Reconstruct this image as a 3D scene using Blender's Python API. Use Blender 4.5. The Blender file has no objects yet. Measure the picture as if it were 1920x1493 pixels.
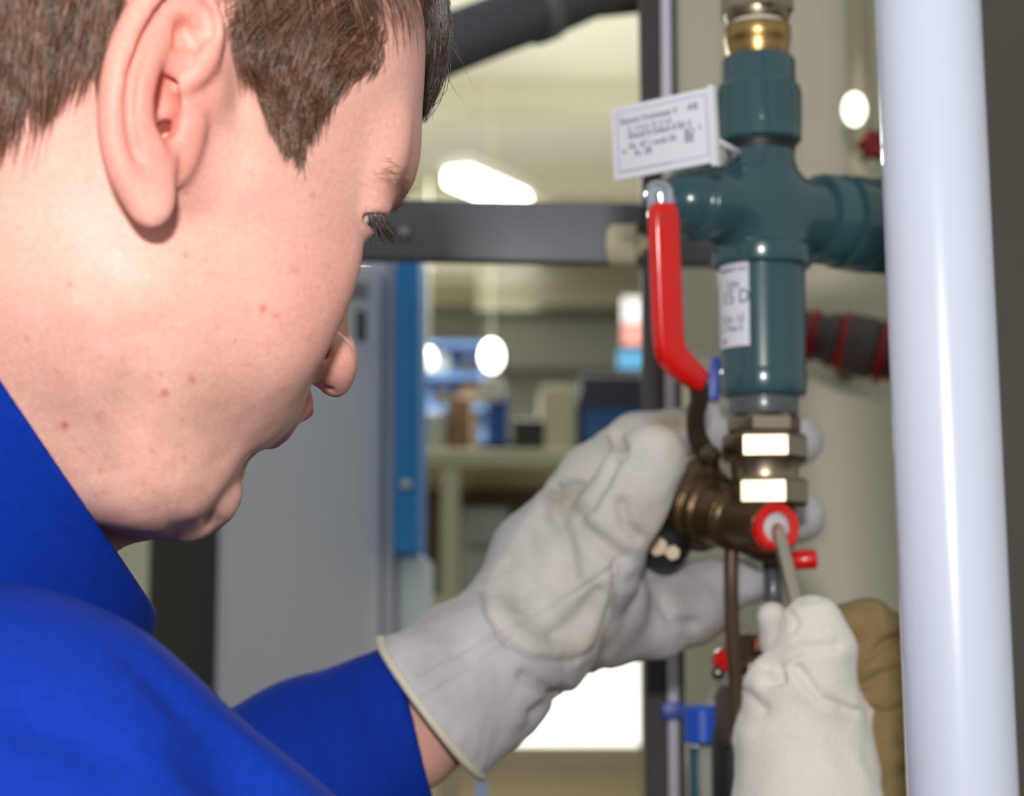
import bpy, bmesh, math, random
import numpy as np
from mathutils import Matrix, Vector
random.seed(4); np.random.seed(4)
SC = bpy.context.scene
COL = SC.collection
# ------------------------------------------------------------------ camera, world, lights, exposure
IW, IH, FPX = 1920.0, 1493.0, 3500.0
PITCH, CAMH = math.radians(7.0), 0.75
cam_d = bpy.data.cameras.new('camera'); cam = bpy.data.objects.new('camera', cam_d); COL.objects.link(cam)
cam_d.sensor_fit = 'HORIZONTAL'; cam_d.sensor_width = 36.0; cam_d.lens = 36.0 * FPX / IW
cam_d.clip_start = 0.02; cam_d.clip_end = 100
cam.location = (0, 0, CAMH); cam.rotation_euler = (math.pi / 2 + PITCH, 0, 0)
cam_d.dof.use_dof = True; cam_d.dof.focus_distance = 0.70; cam_d.dof.aperture_fstop = 10.0
SC.camera = cam
SC.view_settings.view_transform = 'Standard'; SC.view_settings.look = 'None'
SC.view_settings.gamma = 1.0; SC.view_settings.use_curve_mapping = False; SC.view_settings.exposure = 0.0
FM = Matrix.Translation((0, 0, CAMH)) @ Matrix.Rotation(PITCH, 4, 'X')      # camera frame (x right, y depth, z up) -> world
FMn = np.array(FM)
world = bpy.data.worlds.new('world'); SC.world = world; world.use_nodes = True
world.node_tree.nodes['Background'].inputs[0].default_value = (0.96, 0.98, 0.93, 1)
world.node_tree.nodes['Background'].inputs[1].default_value = 0.46

def area_light(name, loc, target, size, power, color=(1, 1, 1), size_y=None):
    l = bpy.data.lights.new(name, 'AREA'); l.energy = power; l.color = color
    l.shape = 'RECTANGLE'; l.size = size; l.size_y = size_y or size
    o = bpy.data.objects.new(name, l); COL.objects.link(o)
    o.location = loc; o.rotation_euler = (Vector(target) - Vector(loc)).to_track_quat('-Z', 'Y').to_euler()
    return o
area_light('flash', FM @ Vector((-0.02, -0.20, 0.19)), FM @ Vector((0.05, 1.0, 0.0)), 0.07, 9.6, (1.0, 0.985, 0.98), 0.05)

# ------------------------------------------------------------------ frames and mesh helpers
def C(px, py, d):                     # photograph pixel + depth -> camera frame point in metres
    return np.array([(px - IW / 2) / FPX * d, d, (IH / 2 - py) / FPX * d])
def W(px, py, d):                     # -> world
    return FM @ Vector(C(px, py, d))
def to_world(v):
    v = np.asarray(v, float)
    return v @ FMn[:3, :3].T + FMn[:3, 3]
def project(v):                       # camera frame points -> pixels
    return np.stack([IW / 2 + FPX * v[:, 0] / v[:, 1], IH / 2 - FPX * v[:, 2] / v[:, 1]], 1)

def link(o, parent=None):
    COL.objects.link(o)
    if parent is not None:
        o.parent = parent
        o.matrix_parent_inverse = parent.matrix_basis.inverted()
    return o
def tag(o, label=None, cat=None, group=None, kind=None):
    if label: o['label'] = label
    if cat: o['category'] = cat
    if group: o['group'] = group
    if kind: o['kind'] = kind
    return o
def empty(name, loc=(0, 0, 0)):
    o = bpy.data.objects.new(name, None); o.empty_display_size = 0.05
    o.location = loc
    COL.objects.link(o)
    return o
def raw_obj(name, verts, faces, m=None, parent=None, smooth=True, cols=None, origin=True, attrs=None):
    """world-space vertices -> one mesh object with its origin at the base"""
    v = np.asarray(verts, np.float64)
    o0 = np.array([0, 0, 0.0])
    if origin:
        o0 = np.array([(v[:, 0].min() + v[:, 0].max()) / 2, (v[:, 1].min() + v[:, 1].max()) / 2, v[:, 2].min()])
    me = bpy.data.meshes.new(name)
    if isinstance(faces, np.ndarray):
        n, k = faces.shape
        me.vertices.add(len(v)); me.vertices.foreach_set('co', (v - o0).astype(np.float32).ravel())
        me.loops.add(n * k); me.loops.foreach_set('vertex_index', faces.astype(np.int32).ravel())
        me.polygons.add(n); me.polygons.foreach_set('loop_start', np.arange(0, n * k, k, dtype=np.int32))
        me.update(calc_edges=True)
    else:
        me.from_pydata((v - o0).tolist(), [], faces); me.update()
    me.polygons.foreach_set('use_smooth', np.full(len(me.polygons), smooth, bool))
    if cols is not None:
        a = me.color_attributes.new('Col', 'FLOAT_COLOR', 'POINT')
        c = np.ones((len(v), 4), np.float32); c[:, :3] = cols
        a.data.foreach_set('color', c.ravel())
    for nm, arr in (attrs or {}).items():
        a = me.attributes.new(nm, 'FLOAT', 'POINT'); a.data.foreach_set('value', np.asarray(arr, np.float32))
    if m is not None: me.materials.append(m)
    o = bpy.data.objects.new(name, me); o.location = o0
    return link(o, parent)
def bm_obj(name, bm, m=None, parent=None, smooth=True, mat4=None, sharp=40):
    """bmesh (in its own local frame) -> object; mat4 carries it to world"""
    bmesh.ops.recalc_face_normals(bm, faces=bm.faces[:])
    if smooth:
        for f in bm.faces: f.smooth = True
        lim = math.radians(sharp)
        for e in bm.edges:
            if len(e.link_faces) == 2 and e.calc_face_angle(0) > lim: e.smooth = False
    me = bpy.data.meshes.new(name); bm.to_mesh(me); bm.free()
    if m is not None: me.materials.append(m)
    o = bpy.data.objects.new(name, me)
    if mat4 is not None: o.matrix_world = mat4
    return link(o, parent)
def frame_axis(p, d, ref=(0, -1, 0)):
    """matrix with local Z along d at p; local X as near to ref as it gets"""
    z = Vector(d).normalized(); x = Vector(ref); x = (x - z * x.dot(z)).normalized(); y = z.cross(x)
    m = Matrix((x, y, z)).transposed().to_4x4(); m.translation = p
    return m
def bm_lathe(prof, seg=48, bm=None, mat4=None, cap=True):
    bm = bm or bmesh.new(); rings = []
    for r, z in prof:
        ring = []
        for i in range(seg):
            a = 2 * math.pi * i / seg; v = Vector((r * math.cos(a), r * math.sin(a), z))
            ring.append(bm.verts.new(mat4 @ v if mat4 else v))
        rings.append(ring)
    for a, b in zip(rings, rings[1:]):
        for i in range(seg):
            bm.faces.new((a[i], a[(i + 1) % seg], b[(i + 1) % seg], b[i]))
    if cap:
        bm.faces.new(rings[0]); bm.faces.new(rings[-1])
    return bm
def bm_hex(rad, z0, z1, ch=0.002, turn=0.0, n=6, hole=None, bm=None):
    """hexagon nut across the corners = 2*rad with chamfered ends"""
    bm = bm or bmesh.new(); rows = []
    for z, r, round_ in ((z0, rad * 0.93, 1), (z0 + ch, rad, 0), (z1 - ch, rad, 0), (z1, rad * 0.93, 1)):
        ring = []
        for i in range(n):
            a = 2 * math.pi * (i + 0.5) / n + turn
            ring.append(bm.verts.new((r * math.cos(a), r * math.sin(a), z)))
        rows.append(ring)
    for a, b in zip(rows, rows[1:]):
        for i in range(n): bm.faces.new((a[i], a[(i + 1) % n], b[(i + 1) % n], b[i]))
    bm.faces.new(rows[0]); bm.faces.new(rows[-1])
    return bm
def bm_box(sx, sy, sz, bev=0.0, c=(0, 0, 0), bm=None, seg=2):
    bm2 = bmesh.new(); bmesh.ops.create_cube(bm2, size=1.0)
    for v in bm2.verts: v.co = Vector((v.co.x * sx + c[0], v.co.y * sy + c[1], v.co.z * sz + c[2]))
    if bev: bmesh.ops.bevel(bm2, geom=bm2.edges[:], offset=bev, segments=seg, affect='EDGES', profile=0.6)
    if bm is None: return bm2
    me = bpy.data.meshes.new('tmp'); bm2.to_mesh(me); bm2.free(); bm.from_mesh(me); bpy.data.meshes.remove(me)
    return bm
def tube(name, pts, rads, m, parent=None, seg=20, smooth=True, caps=True, world_pts=True):
    """tube along a polyline, rads one number or one per point"""
    pts = [Vector(p) for p in pts]
    if not hasattr(rads, '__len__'): rads = [rads] * len(pts)
    n = len(pts); verts = []; faces = []
    up = None
    for i, p in enumerate(pts):
        t = (pts[min(i + 1, n - 1)] - pts[max(i - 1, 0)]).normalized()
        if up is None: up = t.orthogonal().normalized()
        up = (up - t * up.dot(t)).normalized(); s = t.cross(up)
        for k in range(seg):
            a = 2 * math.pi * k / seg
            verts.append(p + (up * math.cos(a) + s * math.sin(a)) * rads[i])
    for i in range(n - 1):
        for k in range(seg):
            faces.append((i * seg + k, i * seg + (k + 1) % seg, (i + 1) * seg + (k + 1) % seg, (i + 1) * seg + k))
    if caps:
        faces.append(tuple(range(seg))[::-1]); faces.append(tuple((n - 1) * seg + k for k in range(seg)))
    return raw_obj(name, [tuple(v) for v in verts], faces, m, parent, smooth)
def spline(pts, n=24):
    """Catmull-Rom through the points"""
    P = [np.asarray(p, float) for p in pts]; P = [2 * P[0] - P[1]] + P + [2 * P[-1] - P[-2]]
    out = []
    for i in range(1, len(P) - 2):
        k = max(2, n // (len(P) - 3))
        for j in range(k):
            t = j / k; a, b, c, d = P[i - 1], P[i], P[i + 1], P[i + 2]
            out.append(0.5 * (2 * b + (c - a) * t + (2 * a - 5 * b + 4 * c - d) * t * t + (3 * b - a - 3 * c + d) * t ** 3))
    out.append(P[-2])
    return out

# ------------------------------------------------------------------ implicit surfaces
class Field:
    def __init__(s, lo, hi, h):
        s.lo = np.asarray(lo, float); s.h = h
        s.n = np.maximum(4, np.ceil((np.asarray(hi, float) - s.lo) / h).astype(int) + 1)
        s.ax = [(s.lo[i] + h * np.arange(s.n[i])).astype(np.float32) for i in range(3)]
        s.F = np.full(s.n, 1e3, np.float32)
    def _sl(s, lo, hi):
        sl = []
        for i in range(3):
            a = int(max(0, math.floor((lo[i] - s.lo[i]) / s.h))); b = int(min(s.n[i], math.ceil((hi[i] - s.lo[i]) / s.h) + 1))
            if b <= a: return None
            sl.append(slice(a, b))
        return tuple(sl)
    def op(s, prim, k=0.0, mode='u', sym=False):
        fn, lo, hi = prim
        m = k * 1.8 + 2 * s.h
        if mode == 'u' and (np.asarray(hi) - np.asarray(lo)).max() > 24 * s.h: m = max(m, 40 * s.h)
        lo = np.asarray(lo) - m; hi = np.asarray(hi) + m
        if mode == 'i': lo, hi = s.lo, s.lo + s.h * s.n
        if sym: 
            mx = max(abs(lo[1]), abs(hi[1])); lo = np.array([lo[0], -mx, lo[2]]); hi = np.array([hi[0], mx, hi[2]])
        sl = s._sl(lo, hi)
        if sl is None: return s
        X = s.ax[0][sl[0]][:, None, None]; Y = s.ax[1][sl[1]][None, :, None]; Z = s.ax[2][sl[2]][None, None, :]
        if sym: Y = np.abs(Y)
        B = fn(X, Y, Z).astype(np.float32); A = s.F[sl]
        if mode == 'u':
            R = np.minimum(A, B)
            if k > 0: R -= np.square(np.maximum(k - np.abs(A - B), 0)) * (0.25 / k)
        else:
            if mode == 's': B = -B
            R = np.maximum(A, B)
            if k > 0: R += np.square(np.maximum(k - np.abs(A - B), 0)) * (0.25 / k)
        s.F[sl] = R
        return s
    def displace(s, fn):
        s.F += fn(s.ax[0][:, None, None], s.ax[1][None, :, None], s.ax[2][None, None, :]).astype(np.float32)
        return s
    def mesh(s):
        F = s.F; S = F < 0; nx, ny, nz = F.shape
        cnt = np.zeros((nx - 1, ny - 1, nz - 1), np.int8)
        for i in (0, 1):
            for j in (0, 1):
                for k in (0, 1): cnt += S[i:nx - 1 + i, j:ny - 1 + j, k:nz - 1 + k]
        act = (cnt > 0) & (cnt < 8); I, J, K = np.nonzero(act)
        idx = np.full(cnt.shape, -1, np.int32); idx[I, J, K] = np.arange(len(I))
        cv = {}
        for i in (0, 1):
            for j in (0, 1):
                for k in (0, 1): cv[i, j, k] = F[I + i, J + j, K + k]
        acc = np.zeros((len(I), 3)); num = np.zeros(len(I))
        for a in range(3):
            for b in (0, 1):
                for c in (0, 1):
                    p = [0, 0, 0]; q = [0, 0, 0]; o = [x for x in range(3) if x != a]
                    p[o[0]] = q[o[0]] = b; p[o[1]] = q[o[1]] = c; q[a] = 1
                    u, v = cv[tuple(p)], cv[tuple(q)]
                    m = (u < 0) != (v < 0)
                    t = np.where(m, u / np.where(m, u - v, 1), 0)
                    pos = np.tile(np.array(p, float), (len(I), 1)); pos[:, a] = t
                    acc += pos * m[:, None]; num += m
        V = (np.stack([I, J, K], 1) + acc / num[:, None]) * s.h + s.lo
        quads = []
        for a in range(3):
            sl0 = [slice(1, -1)] * 3; sl0[a] = slice(0, -1); sl1 = [slice(1, -1)] * 3; sl1[a] = slice(1, None)
            A = S[tuple(sl0)]; B = S[tuple(sl1)]
            for flip, M in ((0, A & ~B), (1, ~A & B)):
                e = np.stack(np.nonzero(M), 1)
                if not len(e): continue
                off = np.array([1, 1, 1]); off[a] = 0; e = e + off
                b, c = [(1, 2), (2, 0), (0, 1)][a]
                q = []
                for db, dc in ((-1, -1), (0, -1), (0, 0), (-1, 0)):
                    g = e.copy(); g[:, b] += db; g[:, c] += dc
                    q.append(idx[g[:, 0], g[:, 1], g[:, 2]])
                q = np.stack(q, 1)
                quads.append(q[:, ::-1] if flip else q)
        Q = np.concatenate(quads)
        return V, Q[(Q >= 0).all(1)]
def ell(c, r, rot=None):
    c = np.asarray(c, float); r = np.asarray(r, float); rm = r.max()
    R = None if rot is None else np.asarray(rot, float)          # columns = local axes
    def f(X, Y, Z):
        x, y, z = X - c[0], Y - c[1], Z - c[2]
        if R is not None:
            x, y, z = (R[0, 0] * x + R[1, 0] * y + R[2, 0] * z, R[0, 1] * x + R[1, 1] * y + R[2, 1] * z, R[0, 2] * x + R[1, 2] * y + R[2, 2] * z)
        k0 = np.sqrt((x / r[0]) ** 2 + (y / r[1]) ** 2 + (z / r[2]) ** 2)
        k1 = np.sqrt((x / r[0] ** 2) ** 2 + (y / r[1] ** 2) ** 2 + (z / r[2] ** 2) ** 2) + 1e-9
        return k0 * (k0 - 1) / k1
    e = r if R is None else np.full(3, rm)
    return f, c - e, c + e
def cap(a, b, ra, rb=None, flat=None):
    """tapered capsule; flat=(unit axis, factor) squeezes it along that axis"""
    a = np.asarray(a, float); b = np.asarray(b, float); rb = ra if rb is None else rb
    d = b - a; L2 = max(float(d @ d), 1e-12)
    def f(X, Y, Z):
        x, y, z = X - a[0], Y - a[1], Z - a[2]
        t = np.clip((x * d[0] + y * d[1] + z * d[2]) / L2, 0, 1)
        x = x - t * d[0]; y = y - t * d[1]; z = z - t * d[2]
        q = x * x + y * y + z * z
        if flat is not None:
            n, s = flat; w = x * n[0] + y * n[1] + z * n[2]
            q = q + w * w * (1 / (s * s) - 1)
        return np.sqrt(q) - (ra + (rb - ra) * t)
    r = max(ra, rb)
    return f, np.minimum(a, b) - r, np.maximum(a, b) + r
def chain(F, pts, rads, k=0.0, mode='u', sym=False, flat=None):
    for i in range(len(pts) - 1): F.op(cap(pts[i], pts[i + 1], rads[i], rads[i + 1], flat), k, mode, sym)
    return F
def half(p, n):
    p = np.asarray(p, float); n = np.asarray(n, float); n = n / np.linalg.norm(n)
    return (lambda X, Y, Z: (X - p[0]) * n[0] + (Y - p[1]) * n[1] + (Z - p[2]) * n[2]), np.full(3, -9.0), np.full(3, 9.0)
def smooth_noise(P, freq, seed=0):
    """cheap band-limited noise from a few random plane waves, about -1..1"""
    r = np.random.RandomState(seed); out = np.zeros(P.shape[:-1])
    for _ in range(14):
        d = r.normal(size=3); d /= np.linalg.norm(d); out += np.sin(P @ d * freq * r.uniform(0.6, 1.6) * 2 * np.pi + r.uniform(0, 6.28))
    return out / 3.7
def vnormals(V, Q):
    n = np.cross(V[Q[:, 2]] - V[Q[:, 0]], V[Q[:, 3]] - V[Q[:, 1]]) if Q.shape[1] == 4 else np.cross(V[Q[:, 1]] - V[Q[:, 0]], V[Q[:, 2]] - V[Q[:, 0]])
    N = np.zeros_like(V)
    for i in range(Q.shape[1]): np.add.at(N, Q[:, i], n)
    return N / (np.linalg.norm(N, axis=1)[:, None] + 1e-12)
def relax(V, Q, it=1, lam=0.5):
    for _ in range(it):
        S = np.zeros_like(V); c = np.zeros(len(V)); k = Q.shape[1]
        for i in range(k):
            a, b = Q[:, i], Q[:, (i + 1) % k]
            for u in range(3): S[:, u] += np.bincount(a, V[b, u], len(V)) + np.bincount(b, V[a, u], len(V))
            c += np.bincount(a, minlength=len(V)) + np.bincount(b, minlength=len(V))
        V = V + lam * (S / np.maximum(c, 1)[:, None] - V)
    return V

# ------------------------------------------------------------------ materials
def srgb(r, g, b):
    f = lambda c: ((c / 255 + 0.055) / 1.055) ** 2.4 if c / 255 > 0.04045 else c / 255 / 12.92
    return (f(r), f(g), f(b), 1.0)
def mat(name, col, rough=0.5, metal=0.0, noise=None, bump=None, spec=0.5, sss=None, coat=0.0, emit=None, attr=None, sheen=0.0, trans=0.0, ior=None, aniso=None):
    """noise=(scale, amount) varies the colour, bump=(scale, strength, distance) the relief; attr = colour attribute as base colour"""
    m = bpy.data.materials.new(name); m.use_nodes = True; nt = m.node_tree; b = nt.nodes['Principled BSDF']
    N = nt.nodes.new; L = nt.links.new
    b.inputs['Base Color'].default_value = col; b.inputs['Roughness'].default_value = rough; b.inputs['Metallic'].default_value = metal
    b.inputs['Specular IOR Level'].default_value = spec; b.inputs['Coat Weight'].default_value = coat; b.inputs['Coat Roughness'].default_value = 0.06
    if sheen: b.inputs['Sheen Weight'].default_value = sheen; b.inputs['Sheen Roughness'].default_value = 0.5
    if trans: b.inputs['Transmission Weight'].default_value = trans
    if ior: b.inputs['IOR'].default_value = ior
    if sss:
        b.inputs['Subsurface Weight'].default_value = sss[0]; b.inputs['Subsurface Radius'].default_value = sss[1]; b.inputs['Subsurface Scale'].default_value = sss[2]
    if emit: b.inputs['Emission Color'].default_value = emit[0]; b.inputs['Emission Strength'].default_value = emit[1]
    tc = N('ShaderNodeTexCoord')
    src = None
    if attr:
        a = N('ShaderNodeAttribute'); a.attribute_name = attr; src = a.outputs['Color']
    if noise:
        t = N('ShaderNodeTexNoise'); t.inputs['Scale'].default_value = noise[0]; t.inputs['Detail'].default_value = 5
        L(tc.outputs['Object'], t.inputs['Vector'])
        mr = N('ShaderNodeMapRange'); mr.inputs['From Min'].default_value = 0.25; mr.inputs['From Max'].default_value = 0.75
        mr.inputs['To Min'].default_value = 1 - noise[1]; mr.inputs['To Max'].default_value = 1 + noise[1]
        L(t.outputs['Fac'], mr.inputs['Value'])
        mx = N('ShaderNodeMix'); mx.data_type = 'RGBA'; mx.blend_type = 'MULTIPLY'; mx.inputs['Factor'].default_value = 1.0
        if src: L(src, mx.inputs[6])
        else: mx.inputs[6].default_value = col
        cb = N('ShaderNodeCombineColor'); [L(mr.outputs['Result'], cb.inputs[i]) for i in range(3)]
        L(cb.outputs['Color'], mx.inputs[7]); src = mx.outputs[2]
    if src: L(src, b.inputs['Base Color'])
    if bump:
        t = N('ShaderNodeTexNoise'); t.inputs['Scale'].default_value = bump[0]; t.inputs['Detail'].default_value = 6
        L(tc.outputs['Object'], t.inputs['Vector'])
        bp = N('ShaderNodeBump'); bp.inputs['Strength'].default_value = bump[1]; bp.inputs['Distance'].default_value = bump[2]
        L(t.outputs['Fac'], bp.inputs['Height']); L(bp.outputs['Normal'], b.inputs['Normal'])
    return m
# ------------------------------------------------------------------ the hall
CEIL = 3.3; FAR = 15.0
def structure(o): o['kind'] = 'structure'; return o
M_floor = mat('floor_screed', srgb(70, 60, 42), 0.9, noise=(1.5, 0.12), bump=(40, 0.1, 0.002), spec=0.1)
M_ceil = mat('ceiling_paint', srgb(228, 226, 204), 0.8, noise=(0.6, 0.06))
M_farwall = mat('far_wall_paint', srgb(206, 206, 192), 0.8, noise=(0.8, 0.06))
M_nearwall = mat('near_wall_paint', srgb(208, 201, 180), 0.7, noise=(3, 0.06), bump=(60, 0.1, 0.001))
def slab(name, c, s, m, parent=None, bev=0.0, rotz=0.0):
    M = Matrix.Translation(Vector((c[0], c[1], c[2] - s[2] / 2))) @ Matrix.Rotation(rotz, 4, 'Z')
    return bm_obj(name, bm_box(s[0], s[1], s[2], bev, (0, 0, s[2] / 2)), m, parent, bool(bev), M)
structure(slab('floor', (0, 7.0, -0.05), (12, 17, 0.1), M_floor))
structure(slab('ceiling', (0, 9.5, CEIL + 0.05), (12, 12, 0.1), M_ceil))
structure(slab('wall_back', (0, FAR + 0.1, CEIL / 2), (12, 0.2, CEIL), M_farwall))
# the pale partition behind the pipework and the dark recess beside it
wl = W(1262, 700, 1.78); wr = W(1800, 700, 1.78)
structure(slab('wall_partition', ((wl.x + wr.x) / 2, wl.y + 0.03, 1.6), (wr.x - wl.x, 0.05, 3.2), M_nearwall))
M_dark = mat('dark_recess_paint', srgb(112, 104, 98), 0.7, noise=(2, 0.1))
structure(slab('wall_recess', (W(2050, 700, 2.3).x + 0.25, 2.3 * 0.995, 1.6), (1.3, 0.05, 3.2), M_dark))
# ceiling joists, soft bands out of focus
M_joist = mat('joist_paint', srgb(214, 211, 186), 0.8)
for i, yy in enumerate((8.6, 10.4, 12.4, 14.0)):
    structure(slab('trim_%d' % (i + 1), (0, yy, CEIL - 0.07), (12, 0.22, 0.14), M_joist))
# low bright window at the far end
M_day = mat('daylight_pane', (1, 1, 1, 1), 0.3, emit=((1.0, 0.99, 0.86, 1), 1.5))
M_wframe = mat('window_frame', srgb(150, 146, 120), 0.5)
a = W(905, 1396, 11.6); b = W(1262, 1180, 11.6)
win = structure(slab('window_1', ((a.x + b.x) / 2, 11.75, (a.z + b.z) / 2), (b.x - a.x + 0.12, 0.06, b.z - a.z + 0.12), M_wframe))
slab('pane', ((a.x + b.x) / 2, 11.70, (a.z + b.z) / 2), (b.x - a.x, 0.03, b.z - a.z), M_day, win)
structure(slab('wall_low', ((a.x + b.x) / 2, 11.86, 0.45), (2.4, 0.14, 0.9), mat('low_wall_paint', srgb(150, 138, 104), 0.8)))

# lamps
M_lamp = mat('lamp_glow', (1, 1, 1, 1), 0.4, emit=((1.0, 1.0, 0.82, 1), 9.0))
M_case = mat('lamp_case', srgb(220, 220, 210), 0.5)
def lamp(px, py, d, L, rz, label, watt=60):
    p = W(px, py, d); t = empty('ceiling_lamp', p); tag(t, label, 'lamp', 'fluorescent ceiling lamps')
    slab('housing', (p.x, p.y, p.z + 0.09), (L, 0.16, 0.06), M_case, t, 0.01, rz)
    slab('diffuser', (p.x, p.y, p.z + 0.02), (L * 0.97, 0.13, 0.07), M_lamp, t, 0.02, rz)
    slab('hanger', (p.x, p.y, p.z + 0.12 + (CEIL - p.z - 0.12) / 2), (0.004, 0.004, max(0.05, CEIL - p.z - 0.12)), M_ceil, t)
    l = area_light('lamp_light', (p.x, p.y, p.z - 0.03), (p.x, p.y, 0), L, watt * 2.6, (1.0, 1.0, 0.92), 0.15); 
    l2 = area_light('ceiling_fill', (p.x, p.y, p.z - 0.15), (p.x, p.y, 9), 3.5, watt * 0.42, (1.0, 1.0, 0.93), 4.0)  # added invisible fill for bounce on the ceiling, far larger than the lamp
    for q in (l, l2): q.parent = t; q.matrix_parent_inverse = t.matrix_basis.inverted()
lamp(916, 366, 8.5, 0.62, math.radians(62), 'bright fluorescent ceiling lamp glowing just above the grey beam', 55)
lamp(1640, 60, 6.0, 1.2, math.radians(80), 'fluorescent ceiling lamp hidden behind the partition side', 45)
lamp(440, 300, 6.5, 1.2, math.radians(80), 'fluorescent ceiling lamp behind the man, hidden by his head', 45)

lamp(520, 470, 12.5, 1.2, math.radians(80), 'unseen fluorescent lamp added to brighten the far ceiling, behind the face', 70)  # unseen lamp, added because the far part of the ceiling was dark

# ------------------------------------------------------------------ cabinet with the blue corner post
M_cab = mat('cabinet_lacquer', srgb(222, 226, 238), 0.42, noise=(2, 0.03))
M_blue = mat('blue_lacquer', srgb(36, 142, 226), 0.4)
M_pale = mat('pale_blue_lacquer', srgb(206, 220, 226), 0.45)
M_charcoal = mat('charcoal_panel', srgb(66, 62, 58), 0.6, noise=(4, 0.1))
M_print = mat('dark_print', srgb(70, 74, 84), 0.6)
def px_box(name, x0, y0, x1, y1, d, depth, m, parent=None, bev=0.0):
    """a box whose front face spans these pixels at that depth, its sides plumb"""
    a = W(x0, y1, d); b = W(x1, y0, d); yy = (a.y + b.y) / 2
    return slab(name, ((a.x + b.x) / 2, yy + depth / 2, (a.z + b.z) / 2), (b.x - a.x, depth, b.z - a.z), m, parent, bev)
cab = empty('switch_cabinet', W(570, 1400, 2.3)); tag(cab, 'tall light grey cabinet with a blue corner strip behind the man', 'cabinet')
px_box('body', 405, 470, 742, 2040, 2.22, 0.4, M_cab, cab, 0.004)
px_box('door', 418, 488, 712, 1990, 2.195, 0.022, M_cab, cab, 0.006)
px_box('hinge_strip', 715, 470, 738, 2040, 2.2, 0.02, mat('strip_lacquer', srgb(196, 200, 214), 0.4), cab, 0.004)
bp_ = px_box('blue_post', 739, 440, 786, 1040, 2.19, 0.2, M_blue, cab, 0.006)
px_box('lower_post', 741, 1041, 797, 2040, 2.19, 0.2, M_pale, cab, 0.006)
bm = bm_lathe([(0.0, 0), (0.006, 0), (0.0055, 0.003), (0.003, 0.004)], 16)
bm_obj('screw', bm, M_case, bp_, True, frame_axis(W(761, 908, 2.175), (0, -1, 0.05), (1, 0, 0)))
pl = px_box('grey_mark', 640, 528, 690, 562, 2.188, 0.004, mat('mark_grey', srgb(140, 146, 150), 0.5), cab, 0.001)  # thin grey rectangle on the door
px_box('latch', 667, 580, 685, 640, 2.18, 0.014, M_print, cab, 0.003)
sc_ = px_box('folding_screen', 268, 900, 404, 2040, 2.4, 0.06, M_charcoal, None, 0.003)
tag(sc_, 'charcoal panel standing left of the light grey cabinet', 'panel')

# ------------------------------------------------------------------ far workbench and what stands on it
M_bench = mat('bench_beige', srgb(196, 192, 160), 0.6, noise=(3, 0.08))
M_steel = mat('bench_steel', srgb(150, 160, 168), 0.4)
M_brown = mat('brown_board', srgb(92, 76, 54), 0.7)
bench = empty('workbench', W(950, 1100, 4.2)); tag(bench, 'beige workbench with drawers beyond the gloved hand', 'workbench')
px_box('tabletop', 770, 842, 1235, 878, 4.1, 0.7, M_bench, bench, 0.01)
zf = lambda x0, x1, d, m, nm, y0=879: slab(nm, ((W(x0, 900, d).x + W(x1, 900, d).x) / 2, d, W(900, y0, d).z / 2), (W(x1, 900, d).x - W(x0, 900, d).x, 0.06, W(900, y0, d).z), m, bench, 0.004)
for x0, x1 in ((828, 862), (1196, 1226)): zf(x0, x1, 4.12, M_bench, 'leg')
px_box('drawer_box', 866, 950, 956, 1240, 4.2, 0.5, M_steel, bench, 0.01)
for y0 in (955, 1030, 1105): px_box('drawer', 871, y0, 951, y0 + 68, 4.18, 0.03, mat('drawer_front', srgb(166, 172, 164), 0.5), bench, 0.006)
px_box('shelf', 780, 1120, 1225, 1140, 4.15, 0.6, M_bench, bench, 0.006)
px_box('back_board', 775, 882, 1230, 1120, 4.75, 0.03, M_brown, bench)
def thing_box(name, label, cat, x0, y0, x1, y1, d, depth, m, bev=0.01):
    return tag(px_box(name, x0, y0, x1, y1, d, depth, m, None, bev), label, cat)
# column drill: blue column on a foot with a head
cd = empty('column_drill', W(932, 842, 4.35)); tag(cd, 'blue machine column with a pale head on the far bench', 'machine')
px_box('column', 914, 735, 952, 836, 4.35, 0.06, mat('machine_blue', srgb(22, 84, 170), 0.4), cd, 0.008)
px_box('foot', 896, 828, 962, 842, 4.35, 0.12, M_print, cd, 0.004)
px_box('head', 898, 706, 944, 752, 4.32, 0.10, M_case, cd, 0.012)
# round work lights
def globe(px, py, d, rpx, label, strength, ratio=1.45):
    r = rpx * d / FPX; p = W(px, py, d)
    t = empty('work_light', p - Vector((0, 0, r * ratio))); tag(t, label, 'lamp', 'work lights over the far bench')
    n = 24; prof = [(max(1e-4, r * math.sin(math.pi * i / n)), -r * ratio * math.cos(math.pi * i / n)) for i in range(n + 1)]
    bm_obj('globe', bm_lathe(prof, 28), mat('work_light_glow', (1, 1, 1, 1), 0.4, emit=((1, 1, 0.95, 1) if strength > 2 else (1, 0.95, 0.72, 1), strength)), t, True, Matrix.Translation(p))
    slab('stem', (p.x, p.y, (p.z + r * ratio + CEIL) / 2), (0.002, 0.002, CEIL - p.z - r * ratio), M_ceil, t)
globe(922, 668, 6.5, 20, 'bright white hanging light above the blue machine column', 6.0)
globe(803, 675, 6.5, 15, 'cream hanging light beside the blue cabinet strip', 2.0)
ec = empty('equipment_case', W(1150, 842, 4.5)); tag(ec, 'dark case with a blue lower front at the right end of the bench', 'case')
px_box('case_body', 1088, 702, 1222, 842, 4.5, 0.35, mat('case_dark', srgb(52, 58, 76), 0.5), ec, 0.01)
px_box('front_panel', 1092, 768, 1218, 826, 4.48, 0.03, mat('case_blue', srgb(28, 88, 150), 0.4), ec, 0.006)
thing_box('carton', 'beige cardboard carton on the bench left of the dark case', 'box', 1012, 722, 1080, 842, 4.5, 0.3, mat('carton_beige', srgb(206, 200, 170), 0.7))
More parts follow.
